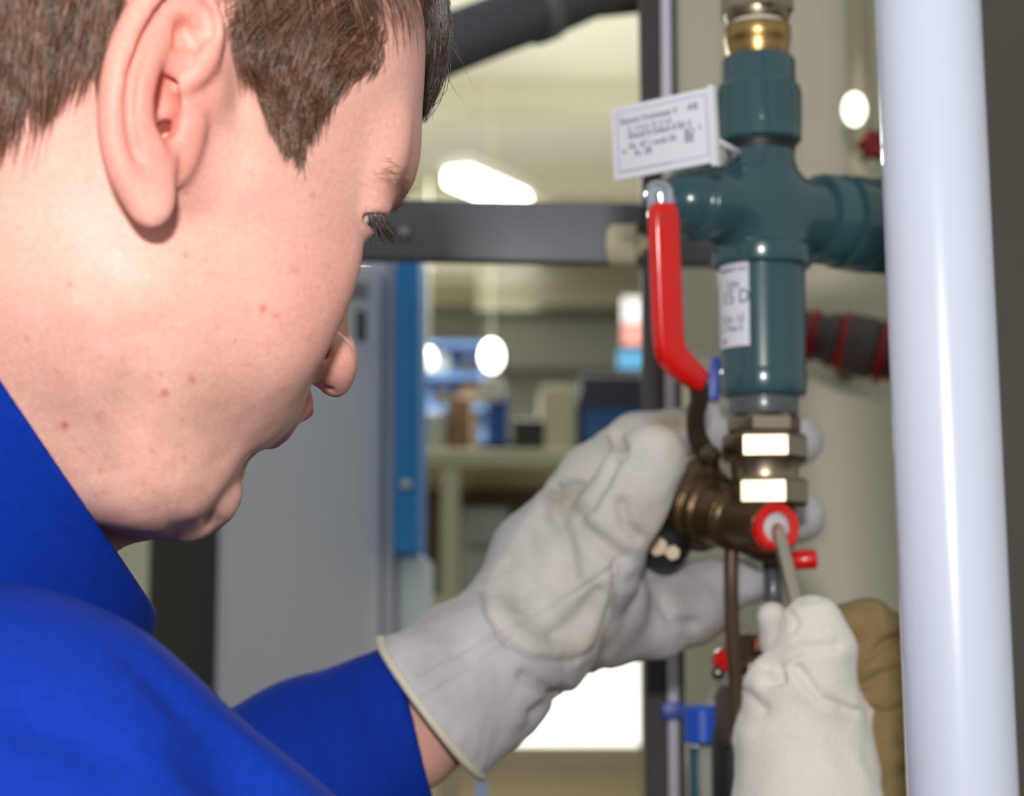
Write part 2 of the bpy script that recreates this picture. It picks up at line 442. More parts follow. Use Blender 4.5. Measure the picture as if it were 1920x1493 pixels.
thing_box('radio', 'small black box in front of the beige carton', 'box', 962, 786, 1022, 842, 4.25, 0.1, mat('radio_black', srgb(28, 28, 30), 0.5))
thing_box('crate', 'orange brown box on the bench beside the blue machine column', 'box', 838, 742, 884, 842, 4.45, 0.2, mat('crate_orange', srgb(158, 120, 84), 0.6))
thing_box('canister', 'pale canister on the bench next to the blue cabinet strip', 'canister', 786, 770, 834, 842, 4.4, 0.15, mat('canister_pale', srgb(196, 200, 196), 0.5), 0.02)
rk = empty('blue_rack', W(840, 980, 7.5)); tag(rk, 'blue storage rack far behind the bench', 'rack')
M_rack = mat('rack_blue', srgb(66, 104, 158), 0.5)
for x in (796, 846, 898): px_box('upright', x, 632, x + 12, 1524, 7.5, 0.06, M_rack, rk)
for y in (640, 700, 760): px_box('shelf', 790, y, 912, y + 10, 7.48, 0.4, M_rack, rk)
px_box('load', 812, 655, 842, 699, 7.52, 0.25, mat('load_grey', srgb(120, 132, 140), 0.6), rk); px_box('load', 862, 712, 896, 759, 7.52, 0.25, M_brown, rk)
sg = empty('wall_sign', W(1190, 690, 7.8)); tag(sg, 'white, red and blue sign hanging beside the dark post', 'sign')
px_box('white_field', 1168, 556, 1232, 606, 7.8, 0.03, mat('sign_white', srgb(240, 240, 244), 0.5), sg)
px_box('red_field', 1168, 606, 1232, 646, 7.8, 0.03, mat('sign_red', srgb(236, 150, 140), 0.5), sg)
px_box('blue_field', 1160, 656, 1232, 692, 7.8, 0.03, mat('sign_blue', srgb(60, 140, 190), 0.5), sg)
thing_box('wall_cupboard', 'pale wall cupboard below the grey beam beside the blue strip', 'cupboard', 792, 488, 892, 574, 12.9, 0.4, mat('cupboard_pale', srgb(186, 184, 156), 0.6))
thing_box('air_duct', 'long grey white duct running along the far wall', 'duct', 900, 600, 1300, 690, 14.6, 14.985 - (W(900, 600, 14.6).y + W(900, 690, 14.6).y) / 2, mat('duct_grey', srgb(196, 198, 192), 0.5), 0.03)
# ------------------------------------------------------------------ frame and pipes in the middle distance
UPC = np.array([0, math.sin(PITCH), math.cos(PITCH)])           # world up in the camera frame
def on_plumb(P0, y):
    """point at pixel row y on the plumb line through camera-frame point P0"""
    k = (IH / 2 - y) / FPX
    return P0 + UPC * ((k * P0[1] - P0[2]) / (UPC[2] - k * UPC[1]))
def plumb_profile(P0, rows):
    """rows of (pixel y, half width px) -> profile (radius, z above the base) and the base in world"""
    pts = [on_plumb(P0, y) for y, _ in rows]; base = pts[-1]
    return [(w * p[1] / FPX, float((p - base) @ UPC)) for (y, w), p in zip(rows, pts)][::-1], Vector(to_world(base))
def plumb_lathe(name, P0, rows, m, parent=None, seg=64, sharp=35):
    prof, base = plumb_profile(P0, rows)
    return bm_obj(name, bm_lathe(prof, seg), m, parent, True, Matrix.Translation(base), sharp)
def plumb_hex(name, P0, y0, y1, hw, m, parent=None, turn=0.0, ch=0.0025, n=6):
    prof, base = plumb_profile(P0, [(y0, hw), (y1, hw)])
    return bm_obj(name, bm_hex(prof[0][0], 0, prof[1][1], ch, turn, n), m, parent, True, Matrix.Translation(base), 20)
M_post = mat('dark_enamel', srgb(68, 61, 63), 0.6, noise=(25, 0.15), spec=0.3)
M_beam = mat('grey_enamel', srgb(116, 116, 124), 0.45, noise=(12, 0.06))
M_hilite = mat('pale_highlight', srgb(214, 208, 224), 0.35)
pp = C(1240, 746, 1.33)
post = tag(empty('frame_post', to_world(on_plumb(pp, 3600))), 'dark upright steel post of the pipe frame with a pale highlight strip', 'post')
t0, t1 = on_plumb(pp, -160), on_plumb(pp, 2500); w0, w1 = Vector(to_world(t0)), Vector(to_world(t1))
post.location = (w1.x, w1.y, 0)
slab('steel_section', (w0.x, w0.y, 1.3), (0.0265, 0.0265, 2.6), M_post, post, 0.003)
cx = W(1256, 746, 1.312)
tube('highlight_strip', [(cx.x, cx.y, 0.02), (cx.x, cx.y, 2.6)], 0.0038, M_hilite, post, 16)  # pale tube standing in for the highlight and pale paint along the post
for y in (560, 1330): 
    pz = W(1250, y, 1.31); slab('clip', (cx.x, cx.y - 0.002, pz.z), (0.016, 0.012, 0.012), mat('clip_blue', srgb(22, 60, 150), 0.4), post, 0.002)
# horizontal beam
A_, B_ = W(-60, 420, 1.40), W(1345, 444, 1.40)
beam = tag(empty('frame_beam', (A_ + B_) / 2), 'grey horizontal steel beam crossing behind the face and post', 'beam')
M_ = frame_axis((A_ + B_) / 2, B_ - A_, (0, -1, 0)); L_ = (B_ - A_).length
bm_obj('steel_bar', bm_box(0.02, 0.0455, L_, 0.003), M_beam, beam, True, M_)
bm_obj('bolt', bm_lathe([(0.0001, 0.004), (0.003, 0.0038), (0.0046, 0.002), (0.005, 0)][::-1], 20), mat('bolt_zinc', srgb(170, 172, 180), 0.35), beam, True, frame_axis(W(757, 437, 1.386), (0, -1, 0.1), (1, 0, 0)))
# beige end fitting on the beam
kn = tag(empty('pipe_plug', W(1180, 465, 1.34)), 'cream plastic plug fitted on the grey beam beside the post', 'fitting')
M_cream = mat('cream_plastic', srgb(204, 194, 160), 0.4)
Mk = frame_axis(W(1140, 462, 1.345), Vector((1, -0.25, -0.02)), (0, 0, 1))
bm_obj('cap', bm_lathe([(0.011, 0), (0.0148, 0.002), (0.0155, 0.006), (0.0155, 0.020), (0.0145, 0.022)], 32), M_cream, kn, True, Mk)
bm_obj('spigot', bm_lathe([(0.009, 0.022), (0.009, 0.042), (0.0085, 0.043)], 28), M_cream, kn, True, Mk)
# big dark pipe high up, running up to the right
M_bigpipe = mat('dark_lagging', srgb(86, 84, 94), 0.55, noise=(6, 0.15))
bigp = tag(empty('overhead_pipe', W(900, 60, 2.1)), 'thick dark grey pipe crossing the upper background', 'pipe')
pts = [W(x, y, d) for x, y, d in ((-150, 470, 1.9), (300, 310, 1.95), (700, 150, 2.0), (820, 92, 2.02), (930, 48, 2.05), (1040, 8, 2.1), (1150, -40, 2.15), (1300, -110, 2.2))]
tube('barrel', spline(pts, 30), 0.033, M_bigpipe, bigp, 32)
for (x, y, d) in ((1010, 18, 2.085),):
    q = W(x, y, d); ax_ = (W(1040, 8, 2.1) - W(930, 48, 2.05)).normalized()
    tube('coupling', [q - ax_ * 0.012, q + ax_ * 0.012], 0.0375, mat('coupling_grey', srgb(112, 112, 112), 0.5), bigp, 32)
hb = W(1120, -4, 2.3); tube('branch', [W(1040, 10, 2.2), W(1220, -8, 2.25)], 0.02, mat('branch_brown', srgb(74, 58, 48), 0.5), bigp, 24)
# white pipe in front
M_white = mat('white_plastic', srgb(212, 218, 236), 0.22, coat=0.3)
a0 = C(1773, 700, 0.86); top = on_plumb(a0, -250) + np.array([-0.0045, 0, 0]); bot = on_plumb(a0, 3400) + np.array([0.009, 0, 0])
wt, wb = Vector(to_world(top)), Vector(to_world(bot)); wb = wt + (wb - wt) * ((wt.z - 0.0) / (wt.z - wb.z)); wt = wt + (wt - wb) * 0.9
wp = tube('white_pipe', [wb + (wt - wb) * (i / 6) for i in range(7)], 0.0247, M_white, None, 72)
tag(wp, 'glossy white plastic pipe standing upright in front of the right glove', 'pipe')
# slim cream pipe with a ball-shaped end and red wheel, right background
M_shiny = mat('cream_metal', srgb(206, 200, 170), 0.25, coat=0.3)
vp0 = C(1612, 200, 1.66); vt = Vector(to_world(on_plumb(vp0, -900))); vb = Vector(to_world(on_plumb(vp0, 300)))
vent = tag(empty('riser_pipe', vb), 'slim cream metal pipe with a small ball glowing as a flash glint, top right', 'pipe')
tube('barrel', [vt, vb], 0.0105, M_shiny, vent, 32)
bm_obj('glint_ball', bm_lathe([(max(1e-4, 0.0105 * math.sin(math.pi * i / 16)), -0.0150 * math.cos(math.pi * i / 16)) for i in range(17)], 32), mat('glint_glow', srgb(250, 250, 235), 0.15, emit=((1.0, 1.0, 0.80, 1), 2.5)), vent, True, Matrix.Translation(W(1602, 205, 1.62)))  # ball made to glow in place of its flash highlight
tube('elbow', spline([vb, vb + Vector((0.0, -0.01, -0.02)), vb + Vector((0.012, -0.02, -0.03)), vb + Vector((0.09, -0.02, -0.034))], 12), 0.012, M_shiny, vent, 24)
rw = tag(empty('hand_wheel', W(1632, 300, 1.6)), 'small dark red valve handwheel beside the top of the white pipe', 'handwheel')
def star(rad, h, n=6):
    bm = bmesh.new(); rows = []
    for z, s in ((0, 0.92), (h * 0.2, 1), (h * 0.8, 1), (h, 0.9)):
        rows.append([bm.verts.new((rad * s * (1 + 0.13 * math.cos(n * a)) * math.cos(a), rad * s * (1 + 0.13 * math.cos(n * a)) * math.sin(a), z)) for a in [2 * math.pi * i / 48 for i in range(48)]])
    for a, b in zip(rows, rows[1:]):
        for i in range(48): bm.faces.new((a[i], a[(i + 1) % 48], b[(i + 1) % 48], b[i]))
    bm.faces.new(rows[0]); bm.faces.new(rows[-1]); return bm
M_dred = mat('dark_red_plastic', srgb(150, 14, 22), 0.45)
Mw = frame_axis(W(1634, 276, 1.62), (0.2, -1, 0.1), (1, 0, 0))
bm_obj('wheel', star(0.0125, 0.012), M_dred, rw, True, Mw)
bm_obj('spindle', bm_lathe([(0.005, -0.03), (0.005, 0.0)], 20), M_shiny, rw, True, Mw)
# dark pipe union with red rings behind the valve
un = tag(empty('pipe_union', W(1590, 700, 1.62)), 'dark pipe joint with red sealing rings behind the valve', 'pipe')
Mu = frame_axis(W(1490, 622, 1.62), W(1700, 668, 1.60) - W(1490, 622, 1.62), (0, -1, 0)); u = 1.62 / FPX
M_iron = mat('dark_iron', srgb(78, 66, 62), 0.5, noise=(30, 0.2))
bm_obj('barrel', bm_lathe([(44 * u, -70 * u), (44 * u, 60 * u), (50 * u, 62 * u), (52 * u, 80 * u), (46 * u, 82 * u), (46 * u, 90 * u), (56 * u, 92 * u), (58 * u, 150 * u), (52 * u, 153 * u), (52 * u, 330 * u)], 40), M_iron, un, True, Mu)
for z0, r in ((26, 50), (84, 57), (158, 62)):
    bm_obj('sealing_ring', bm_lathe([(r * u * 0.9, z0 * u), (r * u, (z0 + 3) * u), (r * u, (z0 + 13) * u), (r * u * 0.9, (z0 + 16) * u)], 40), M_dred, un, True, Mu)
uq = W(1650, 650, 1.62); wy = wl.y + 0.006
tube('wall_bracket', [uq, (uq.x, wy, uq.z)], 0.008, M_iron, un, 16)
# ------------------------------------------------------------------ the safety fitting in green plastic and the ball valve below it
def cyl(a, b, r):
    a = np.asarray(a, float); b = np.asarray(b, float); d = b - a; L = np.linalg.norm(d); d = d / L
    def f(X, Y, Z):
        x, y, z = X - a[0], Y - a[1], Z - a[2]; t = x * d[0] + y * d[1] + z * d[2]
        q = np.sqrt(np.maximum((x - t * d[0]) ** 2 + (y - t * d[1]) ** 2 + (z - t * d[2]) ** 2, 0)) - r; e = np.abs(t - L / 2) - L / 2
        return np.minimum(np.maximum(q, e), 0) + np.sqrt(np.maximum(q, 0) ** 2 + np.maximum(e, 0) ** 2)
    return f, np.minimum(a, b) - r, np.maximum(a, b) + r
VD = 1.08; VP = C(1431, 700, VD); U = VD / FPX
M_green = mat('green_plastic', srgb(52, 84, 90), 0.22, coat=0.25, noise=(40, 0.04))
M_chrome = mat('nickel_plate', srgb(156, 142, 122), 0.34, 1.0, noise=(60, 0.06))
M_brass = mat('brass', srgb(178, 146, 96), 0.32, 1.0, noise=(80, 0.1))
M_bronze = mat('weathered_bronze', srgb(96, 76, 52), 0.36, 0.75, noise=(60, 0.25), bump=(120, 0.15, 0.0006))
M_grey = mat('grey_plastic', srgb(84, 88, 90), 0.3, coat=0.2)
M_ptfe = mat('white_gasket', srgb(238, 236, 228), 0.5)
M_redp = mat('red_plastic', srgb(222, 18, 14), 0.3, coat=0.25, bump=(90, 0.08, 0.0008))
M_black = mat('black_rubber', srgb(24, 24, 26), 0.5)
# top union: nickel nut, gasket, brass ring
un2 = tag(empty('pipe_coupling', to_world(on_plumb(VP, 108))), 'nickel nut with brass ring and white gasket above the green fitting', 'coupling')
plumb_hex('nut', VP, -60, 33, 70, M_chrome, un2, 0.15)
plumb_lathe('supply_pipe', VP, [(-900, 44), (-50, 44)], M_green, un2)
plumb_lathe('nut_skirt', VP, [(28, 62), (36, 60), (44, 56)], M_chrome, un2)
plumb_lathe('gasket', VP, [(32, 46), (34, 50), (48, 50), (51, 47)], M_ptfe, un2)
plumb_lathe('brass_ring', VP, [(49, 52), (52, 61), (62, 62), (78, 61.5), (80, 60), (96, 58), (108, 54)], M_brass, un2)
# green body: cross of two sockets, smooth fillets
gv = tag(empty('safety_fitting', to_world(on_plumb(VP, 748))), 'dark green plastic safety fitting with side branches, above the nickel nuts', 'valve')
plumb_lathe('top_socket', VP, [(108, 58), (112, 66), (118, 69), (160, 69.5), (164, 71)], M_green, gv)
prof, base_ = plumb_profile(VP, [(160, 72), (166, 77), (256, 78.5), (266, 78), (272, 72)])
rib_o = bm_obj('ribbed_nut', bm_lathe(prof, 72), M_green, gv, True, Matrix.Translation(base_), 35)
zt = prof[-1][1]
for i in range(14):                                                # grip ribs of the union nut
    a = 2 * math.pi * (i + 0.37) / 14; r = 78 * U
    mb = Matrix.Translation(base_) @ Matrix.Rotation(a, 4, 'Z') @ Matrix.Translation((r, 0, zt * 0.56))
    bm_obj('grip_rib', bm_box(0.0022, 0.0028, zt * 0.62, 0.0008), M_green, rib_o, True, mb)
plumb_lathe('groove_ring', VP, [(270, 72), (274, 68), (282, 67), (288, 66)], M_black, gv)
axd = np.array(to_world(np.zeros(3)) * 0); bx = Vector((0.86, 0.50, 0.0)).normalized()          # branch axis in world
bxc = np.array(FM.to_3x3().inverted() @ bx)
def green_cross():
    c0 = on_plumb(VP, 395)
    F = Field(c0 + np.array([-0.075, -0.055, -0.06]), c0 + np.array([0.07, 0.06, 0.055]), 0.0009)
    F.op(cyl(on_plumb(VP, 283), on_plumb(VP, 480), 66 * U))
    F.op(cyl(c0 - bxc * 0.046, c0 + bxc * 0.045, 72 * U), 0.014)
    for sx in (-1, 1):
        F.op(cap(c0 + bxc * sx * 0.014 + UPC * 0.004, on_plumb(VP, 468) + bxc * sx * 0.004, 0.013, 0.017), 0.012)
    F.op(cap(c0 - bxc * 0.042 , c0 - bxc * 0.050, 0.0215, 0.019), 0.006)
    V, Q = F.mesh(); return relax(V, Q, 2, 0.4), Q
V, Q = green_cross(); raw_obj('cross_body', to_world(V), Q, M_green, gv)
cw = Vector(to_world(on_plumb(VP, 395)))
Mr = frame_axis(cw + bx * 0.040, bx, (0, 0, 1)); Ml = frame_axis(cw - bx * 0.03, -bx, (0, 0, 1))
br = bm_obj('branch_nut', bm_lathe([(72 * U, 0), (84 * U, 0.001), (88 * U, 0.004), (88 * U, 0.014), (80 * U, 0.0155), (80 * U, 0.018), (92 * U, 0.0195), (94 * U, 0.030), (90 * U, 0.034)], 64), M_green, gv, True, Mr, 35)
bm_obj('branch_cap', bm_hex(100 * U, 0.034, 0.054, 0.003, 0.2, 8), M_green, br, True, Mr, 20)
plumb_lathe('flange', VP, [(462, 80), (466, 90), (470, 93), (498, 93.5), (503, 91), (506, 84)], M_green, gv)
plumb_lathe('barrel', VP, [(504, 81), (520, 81), (696, 79.5), (699, 79.5)], M_green, gv)
plumb_lathe('bottom_socket', VP, [(696, 79), (700, 81), (703, 81.5), (738, 80), (744, 77), (747, 70)], M_green, gv)
# sticker on the barrel: a curved label with print
def sticker():
    w0 = W(1345, 585, VD); par = gv
    prof, base_ = plumb_profile(VP, [(504, 82.2), (662, 80.6)]); h = prof[1][1]; r = prof[1][0] * 1.004
    a0, a1 = math.radians(180 + 14), math.radians(180 + 66)
    V = []; Fc = []; n = 14
    for i in range(n + 1):
        a = a0 + (a1 - a0) * i / n
        for z in (h * 0.02, h * 0.99):
            for rr in (r, r + 0.0004): V.append((base_.x + rr * math.cos(a), base_.y + rr * math.sin(a), base_.z + z))
    for i in range(n):
        k = i * 4
        Fc += [(k + 1, k + 5, k + 7, k + 3), (k, k + 2, k + 6, k + 4), (k, k + 4, k + 5, k + 1), (k + 2, k + 3, k + 7, k + 6)]
    Fc += [(0, 1, 3, 2), (n * 4, n * 4 + 2, n * 4 + 3, n * 4 + 1)]
    st = raw_obj('type_label', V, Fc, mat('label_white', srgb(226, 226, 238), 0.45), par, False)
    return st, base_, r + 0.0006, a0, a1, h
st, sb, sr, sa0, sa1, sh = sticker()
def text_mesh(txt, size):
    cu = bpy.data.curves.new('print', 'FONT'); cu.body = txt; cu.size = size; cu.extrude = 0.00012; cu.resolution_u = 2
    o = bpy.data.objects.new('print', cu); COL.objects.link(o); dg = bpy.context.evaluated_depsgraph_get()
    me = bpy.data.meshes.new_from_object(o.evaluated_get(dg)); COL.objects.unlink(o); bpy.data.objects.remove(o); bpy.data.curves.remove(cu)
    return me
M_ink = mat('print_ink', srgb(84, 92, 112), 0.6); M_ink2 = mat('print_ink_pale', srgb(136, 142, 158), 0.6)
def label_text(txt, size, u, v, sx=1.0, ink=None):
    me = text_mesh(txt, size)
    W_ = (sa1 - sa0) * sr
    for vt in me.vertices:
        x = u * W_ + vt.co.x * sx; z = v * sh + vt.co.y; a = sa0 + x / sr; rr = sr + vt.co.z
        vt.co = (sb.x + rr * math.cos(a), sb.y + rr * math.sin(a), sb.z + z)
    me.materials.append(ink or M_ink); o = bpy.data.objects.new('print', me); link(o, st); return o
label_text('Druckmind. ventil', 0.0038, 0.08, 0.90, 0.75)
label_text('DN', 0.0058, 0.38, 0.70, 1.0)
label_text('15 D', 0.0115, 0.2, 0.52, 0.85)
label_text('2 Lit  LE', 0.0064, 0.16, 0.30, 0.8); label_text('l,  9 bar E', 0.0052, 0.16, 0.20, 0.8)
label_text('CE', 0.0045, 0.12, 0.06)
# hanging tag plate
M_plate = mat('plate_white', srgb(232, 232, 242), 0.4)
pa, pb_, pc_, pd_ = W(1141, 206, 1.055), W(1330, 164, 1.015), W(1341, 314, 1.01), W(1153, 341, 1.05)
def plate():
    t = tag(empty('info_plate', pd_), 'small white printed plate hanging left of the green fitting', 'sign')
    ex = (pb_ - pa).normalized(); ey = (pa - pd_); ey = (ey - ex * ey.dot(ex)).normalized(); nrm = ex.cross(ey)
    w = (pb_ - pa).length; h = (pa - pd_).length
    M = Matrix((ex, ey, nrm)).transposed().to_4x4(); M.translation = pd_
    bm_obj('board', bm_box(w, h, 0.0022, 0.0008, (w / 2, h / 2, 0)), M_plate, t, True, M)
    bm_obj('edge_flange', bm_box(0.0035, h * 1.08, 0.006, 0.0014, (w + 0.0005, h * 0.47, 0.0015)), M_plate, t, True, M)
    # printed border and lines
    for (x0, y0, x1, y1) in ((0.06, 0.91, 0.94, 0.916), (0.06, 0.10, 0.94, 0.106), (0.06, 0.10, 0.064, 0.916), (0.937, 0.10, 0.941, 0.916)):
        bm_obj('border_line', bm_box((x1 - x0) * w + 0.0001, (y1 - y0) * h + 0.0001, 0.0002, 0, ((x0 + x1) / 2 * w, (y0 + y1) / 2 * h, 0.0012)), M_ink2, t, False, M)
    bm_obj('border_line', bm_box(0.5 * w, 0.0005, 0.0002, 0, (0.33 * w, 0.105 * h, 0.00125)), M_ink, t, False, M)
    for txt, s, u, v, sx in (('Element Drinkwater V', 0.0052, 0.09, 0.745, 0.80), ('AB', 0.0056, 0.76, 0.745, 1), ('E_mmer & G-tal__', 0.0048, 0.17, 0.635, 0.9), ('Einstell & Einfach in BA 4', 0.0056, 0.17, 0.53, 0.72),
                             ('L', 0.005, 0.86, 0.47, 1), ('Nr. 47 1 mobi SA', 0.0056, 0.17, 0.385, 0.78), ('o', 0.0052, 0.10, 0.345, 1), ('Ar. 08', 0.0056, 0.22, 0.285, 0.8), ('BD', 0.0058, 0.72, 0.415, 0.9), ('BB', 0.0058, 0.72, 0.325, 0.9)):
        me = text_mesh(txt, s); me.materials.append(M_ink if s > 0.005 else M_ink2)
        for q in me.vertices: q.co = (q.co.x * sx + u * w, q.co.y + v * h, q.co.z + 0.0012)
        o = bpy.data.objects.new('print', me); o.matrix_world = M; link(o, t)
    # strap that holds the plate on the green fitting
    p0 = M @ Vector((w, h * 0.3, -0.001)); p1 = Vector(to_world(on_plumb(VP, 300)))
    tube('strap', [p0, p0 + (p1 - p0) * 0.5 + Vector((0, 0.004, 0)), p1 + Vector((-0.015, 0, 0))], 0.0016, M_plate, t, 10)
plate()
# ---- ball valve assembly
bv = tag(empty('ball_valve', to_world(on_plumb(VP, 1040))), 'bronze ball valve with nickel nuts, red lever and open drain plug', 'valve')
plumb_lathe('grey_thread', VP, [(744, 64), (748, 65), (774, 64), (780, 62)], M_grey, bv)
plumb_hex('slim_nut', VP, 779, 817, 70, M_chrome, bv, 0.62)
plumb_hex('union_nut', VP, 815, 866, 80, M_chrome, bv, 0.42)
plumb_lathe('neck', VP, [(862, 68), (868, 65), (886, 63), (894, 62), (903, 64)], M_chrome, bv)
plumb_hex('lower_nut', VP, 898, 952, 80, M_chrome, bv, 0.34)
def bronze():
    A = C(1262, 940, 1.108); B = C(1440, 990, 1.045); d = B - A; d /= np.linalg.norm(d)
    cc = C(1350, 950, 1.08); F = Field(cc - np.array([0.065, 0.06, 0.05]), cc + np.array([0.05, 0.06, 0.05]), 0.001)
    F.op(cyl(A, A + d * 0.030, 80 * U))
    F.op(cyl(A + d * 0.028, A + d * 0.036, 70 * U), 0.003)
    F.op(cyl(A + d * 0.034, A + d * 0.052, 60 * U), 0.004)
    F.op(cyl(A + d * 0.05, B, 43 * U), 0.006)
    F.op(cyl(A - d * 0.010, A, 70 * U), 0.004)
    F.op(cyl(on_plumb(VP, 940), on_plumb(VP, 1010), 48 * U), 0.008)
    F.op(cap(on_plumb(VP, 985), on_plumb(VP, 1000), 0.017), 0.008)
    F.op(cyl(C(1318, 905, 1.085), C(1322, 862, 1.088), 0.0085), 0.004)      # stem boss

    V, Q = F.mesh(); return relax(V, Q, 2, 0.4), Q, A, d, B
V, Q, bA, bd, bB = bronze(); raw_obj('valve_body', to_world(V), Q, M_bronze, bv)
fm3 = FM.to_3x3()
Mb = frame_axis(Vector(to_world(bA)), fm3 @ Vector(bd), (0, 0, 1))
for z0, r in ((0.003, 81.5), (0.020, 82)): bm_obj('body_ring', bm_lathe([(r * U * 0.97, z0), (r * U, z0 + 0.001), (r * U, z0 + 0.004), (r * U * 0.97, z0 + 0.005)], 56), M_bronze, bv, True, Mb)
# drain outlet: red ring, white inside
LB = float(np.linalg.norm(bB - bA)); fd = fm3 @ Vector(bd)
Mp = frame_axis(Vector(to_world(C(1438, 990, 1.052))), fm3 @ Vector((0.30, -0.93, 0.08)), (0, 0, 1))
bm = bmesh.new(); bm_lathe([(0.0085, 0.011), (0.0088, 0.0145), (0.0125, 0.0150), (0.0135, 0.0135), (0.0138, 0.002), (0.0125, 0.0), (0.0085, 0.0)], 40, bm, None, False)
bm_obj('red_ring', bm, M_redp, bv, True, Mp)
bm_obj('plug_core', bm_lathe([(0.0086, 0.004), (0.0086, 0.0105), (0.007, 0.0112), (0.003, 0.0112)], 32), mat('plug_white', srgb(206, 204, 206), 0.4), bv, True, Mp)
bm_obj('red_collar', bm_lathe([(0.0130, -0.012), (0.0145, -0.010), (0.0145, -0.003), (0.0135, 0.0005)], 36), mat('red_collar', srgb(150, 30, 30), 0.4), bv, True, Mp)
# lever: steel strip with red grip
def sweep_rect(name, pts, wid, thk, up, m, parent, bev=0.25):
    """rectangle w x t swept along points; up = direction of the thickness"""
    pts = [Vector(p) for p in pts]; n = len(pts); prof = []
    for i in range(16):
        a = 2 * math.pi * (i + 0.5) / 16; c, s = math.cos(a), math.sin(a); e = 0.45
        prof.append((math.copysign(abs(c) ** e, c), math.copysign(abs(s) ** e, s)))
    V = []; Fc = []
    ws = wid if hasattr(wid, '__len__') else [wid] * n; ts = thk if hasattr(thk, '__len__') else [thk] * n
    for i, p in enumerate(pts):
        t = (pts[min(i + 1, n - 1)] - pts[max(i - 1, 0)]).normalized(); u = Vector(up); u = (u - t * u.dot(t)).normalized(); s = t.cross(u)
        for a, b in prof: V.append(p + s * a * ws[i] / 2 + u * b * ts[i] / 2)
    for i in range(n - 1):
        for k in range(16): Fc.append((i * 16 + k, i * 16 + (k + 1) % 16, (i + 1) * 16 + (k + 1) % 16, (i + 1) * 16 + k))
    Fc.append(tuple(range(16))[::-1]); Fc.append(tuple((n - 1) * 16 + k for k in range(16)))
    return raw_obj(name, [tuple(v) for v in V], Fc, m, parent, True)
lv = tag(empty('lever', W(1322, 850, 1.075))); lv.name = 'lever'
lv.parent = bv; lv.matrix_parent_inverse = bv.matrix_basis.inverted()
g = spline([W(*p) for p in ((1243, 382, 1.035), (1246, 470, 1.035), (1250, 570, 1.035), (1254, 640, 1.036), (1262, 668, 1.038), (1286, 693, 1.044), (1312, 716, 1.052))], 36)
gw = np.interp(np.linspace(0, 1, len(g)), [0, 0.02, 0.06, 0.6, 0.75, 1], [0.012, 0.0165, 0.0180, 0.0182, 0.0175, 0.0125])
sweep_rect('grip', g, list(gw), 0.0105, fm3 @ Vector((0.55, -0.83, 0.0)), M_redp, lv)
s_ = spline([W(*p) for p in ((1288, 690, 1.046), (1306, 716, 1.052), (1312, 745, 1.056), (1304, 782, 1.062), (1308, 818, 1.07), (1326, 856, 1.078))], 24)
sweep_rect('steel_strip', s_, [0.0125] * len(s_), 0.0036, fm3 @ Vector((0.5, -0.85, 0.0)), mat('lever_steel', srgb(92, 78, 66), 0.4, 0.7), lv)
bm_obj('rivet', bm_lathe([(0.0028, 0), (0.0024, 0.0012), (0.0008, 0.0016)], 16), mat('rivet_brown', srgb(140, 70, 56), 0.5), lv, True, frame_axis(W(1238, 408, 1.0292), fm3 @ Vector((0.3, -0.93, 0.1)), (1, 0, 0)))
for y in (522, 564, 628):
    bm_obj('embossed_dot', bm_lathe([(0.0018, 0), (0.0014, 0.0007), (0.0004, 0.0009)], 12), M_redp, lv, True, frame_axis(W(1244, y, 1.030), fm3 @ Vector((0.4, -0.9, 0)), (1, 0, 0)))
bm_obj('lever_nut', bm_hex(0.0062, 0, 0.006, 0.0012, 0.2), M_chrome, bv, True, frame_axis(W(1330, 860, 1.068), fm3 @ Vector((0.1, -0.5, 0.85)), (1, 0, 0)), 20)
# chrome stub behind the top of the lever
cs = tag(empty('chrome_stub', W(1234, 400, 1.045)), 'small shiny chrome pipe end above the red lever', 'fitting')
ms = frame_axis(W(1240, 392, 1.045), fm3 @ Vector((-0.10, -0.10, 1)), (1, 0, 0))
bm_obj('barrel', bm_lathe([(0.0085, -0.006), (0.0085, 0.008), (0.0078, 0.0125), (0.005, 0.0155), (0.001, 0.0162)], 36), mat('chrome', srgb(214, 224, 238), 0.08, 1.0), cs, True, ms)
bm_obj('collar', bm_lathe([(0.0095, -0.012), (0.0095, -0.004), (0.0085, -0.003)], 36), M_black, cs, True, ms)
# bolted drain cock under the thumb
dc = tag(empty('drain_cock', W(1245, 1055, 1.09)), 'black drain cock with two chrome bolts under the gloved thumb', 'fitting')
bm_obj('housing', bm_lathe([(0.010, -0.012), (0.0135, -0.008), (0.0138, 0.004), (0.011, 0.008)], 36), M_black, dc, True, frame_axis(W(1246, 1026, 1.08), fm3 @ Vector((-0.35, -0.9, -0.1)), (0, 0, 1)))
for (x, y, r) in ((1236, 1024, 0.0062), (1264, 1036, 0.0046)):
    bm_obj('bolt_head', bm_hex(r, 0, 0.007, 0.0012, 0.3), M_chrome, dc, True, frame_axis(W(x, y, 1.072), fm3 @ Vector((-0.2, -0.95, 0.05)), (0, 0, 1)), 20)
# red side cock
rc = tag(empty('side_cock', W(1500, 1060, 1.09)), 'small red cylindrical knob right of the screwdriver', 'knob')
mm = frame_axis(W(1468, 1052, 1.09), fm3 @ Vector((1, -0.2, 0.08)), (0, 0, 1))
bm_obj('knob', bm_lathe([(0.0048, 0.004), (0.0056, 0.006), (0.0058, 0.018), (0.005, 0.0195), (0.002, 0.020)], 28), M_redp, rc, True, mm)
bm_obj('stem', bm_lathe([(0.0035, -0.012), (0.0035, 0.006)], 16), M_bronze, rc, True, mm)
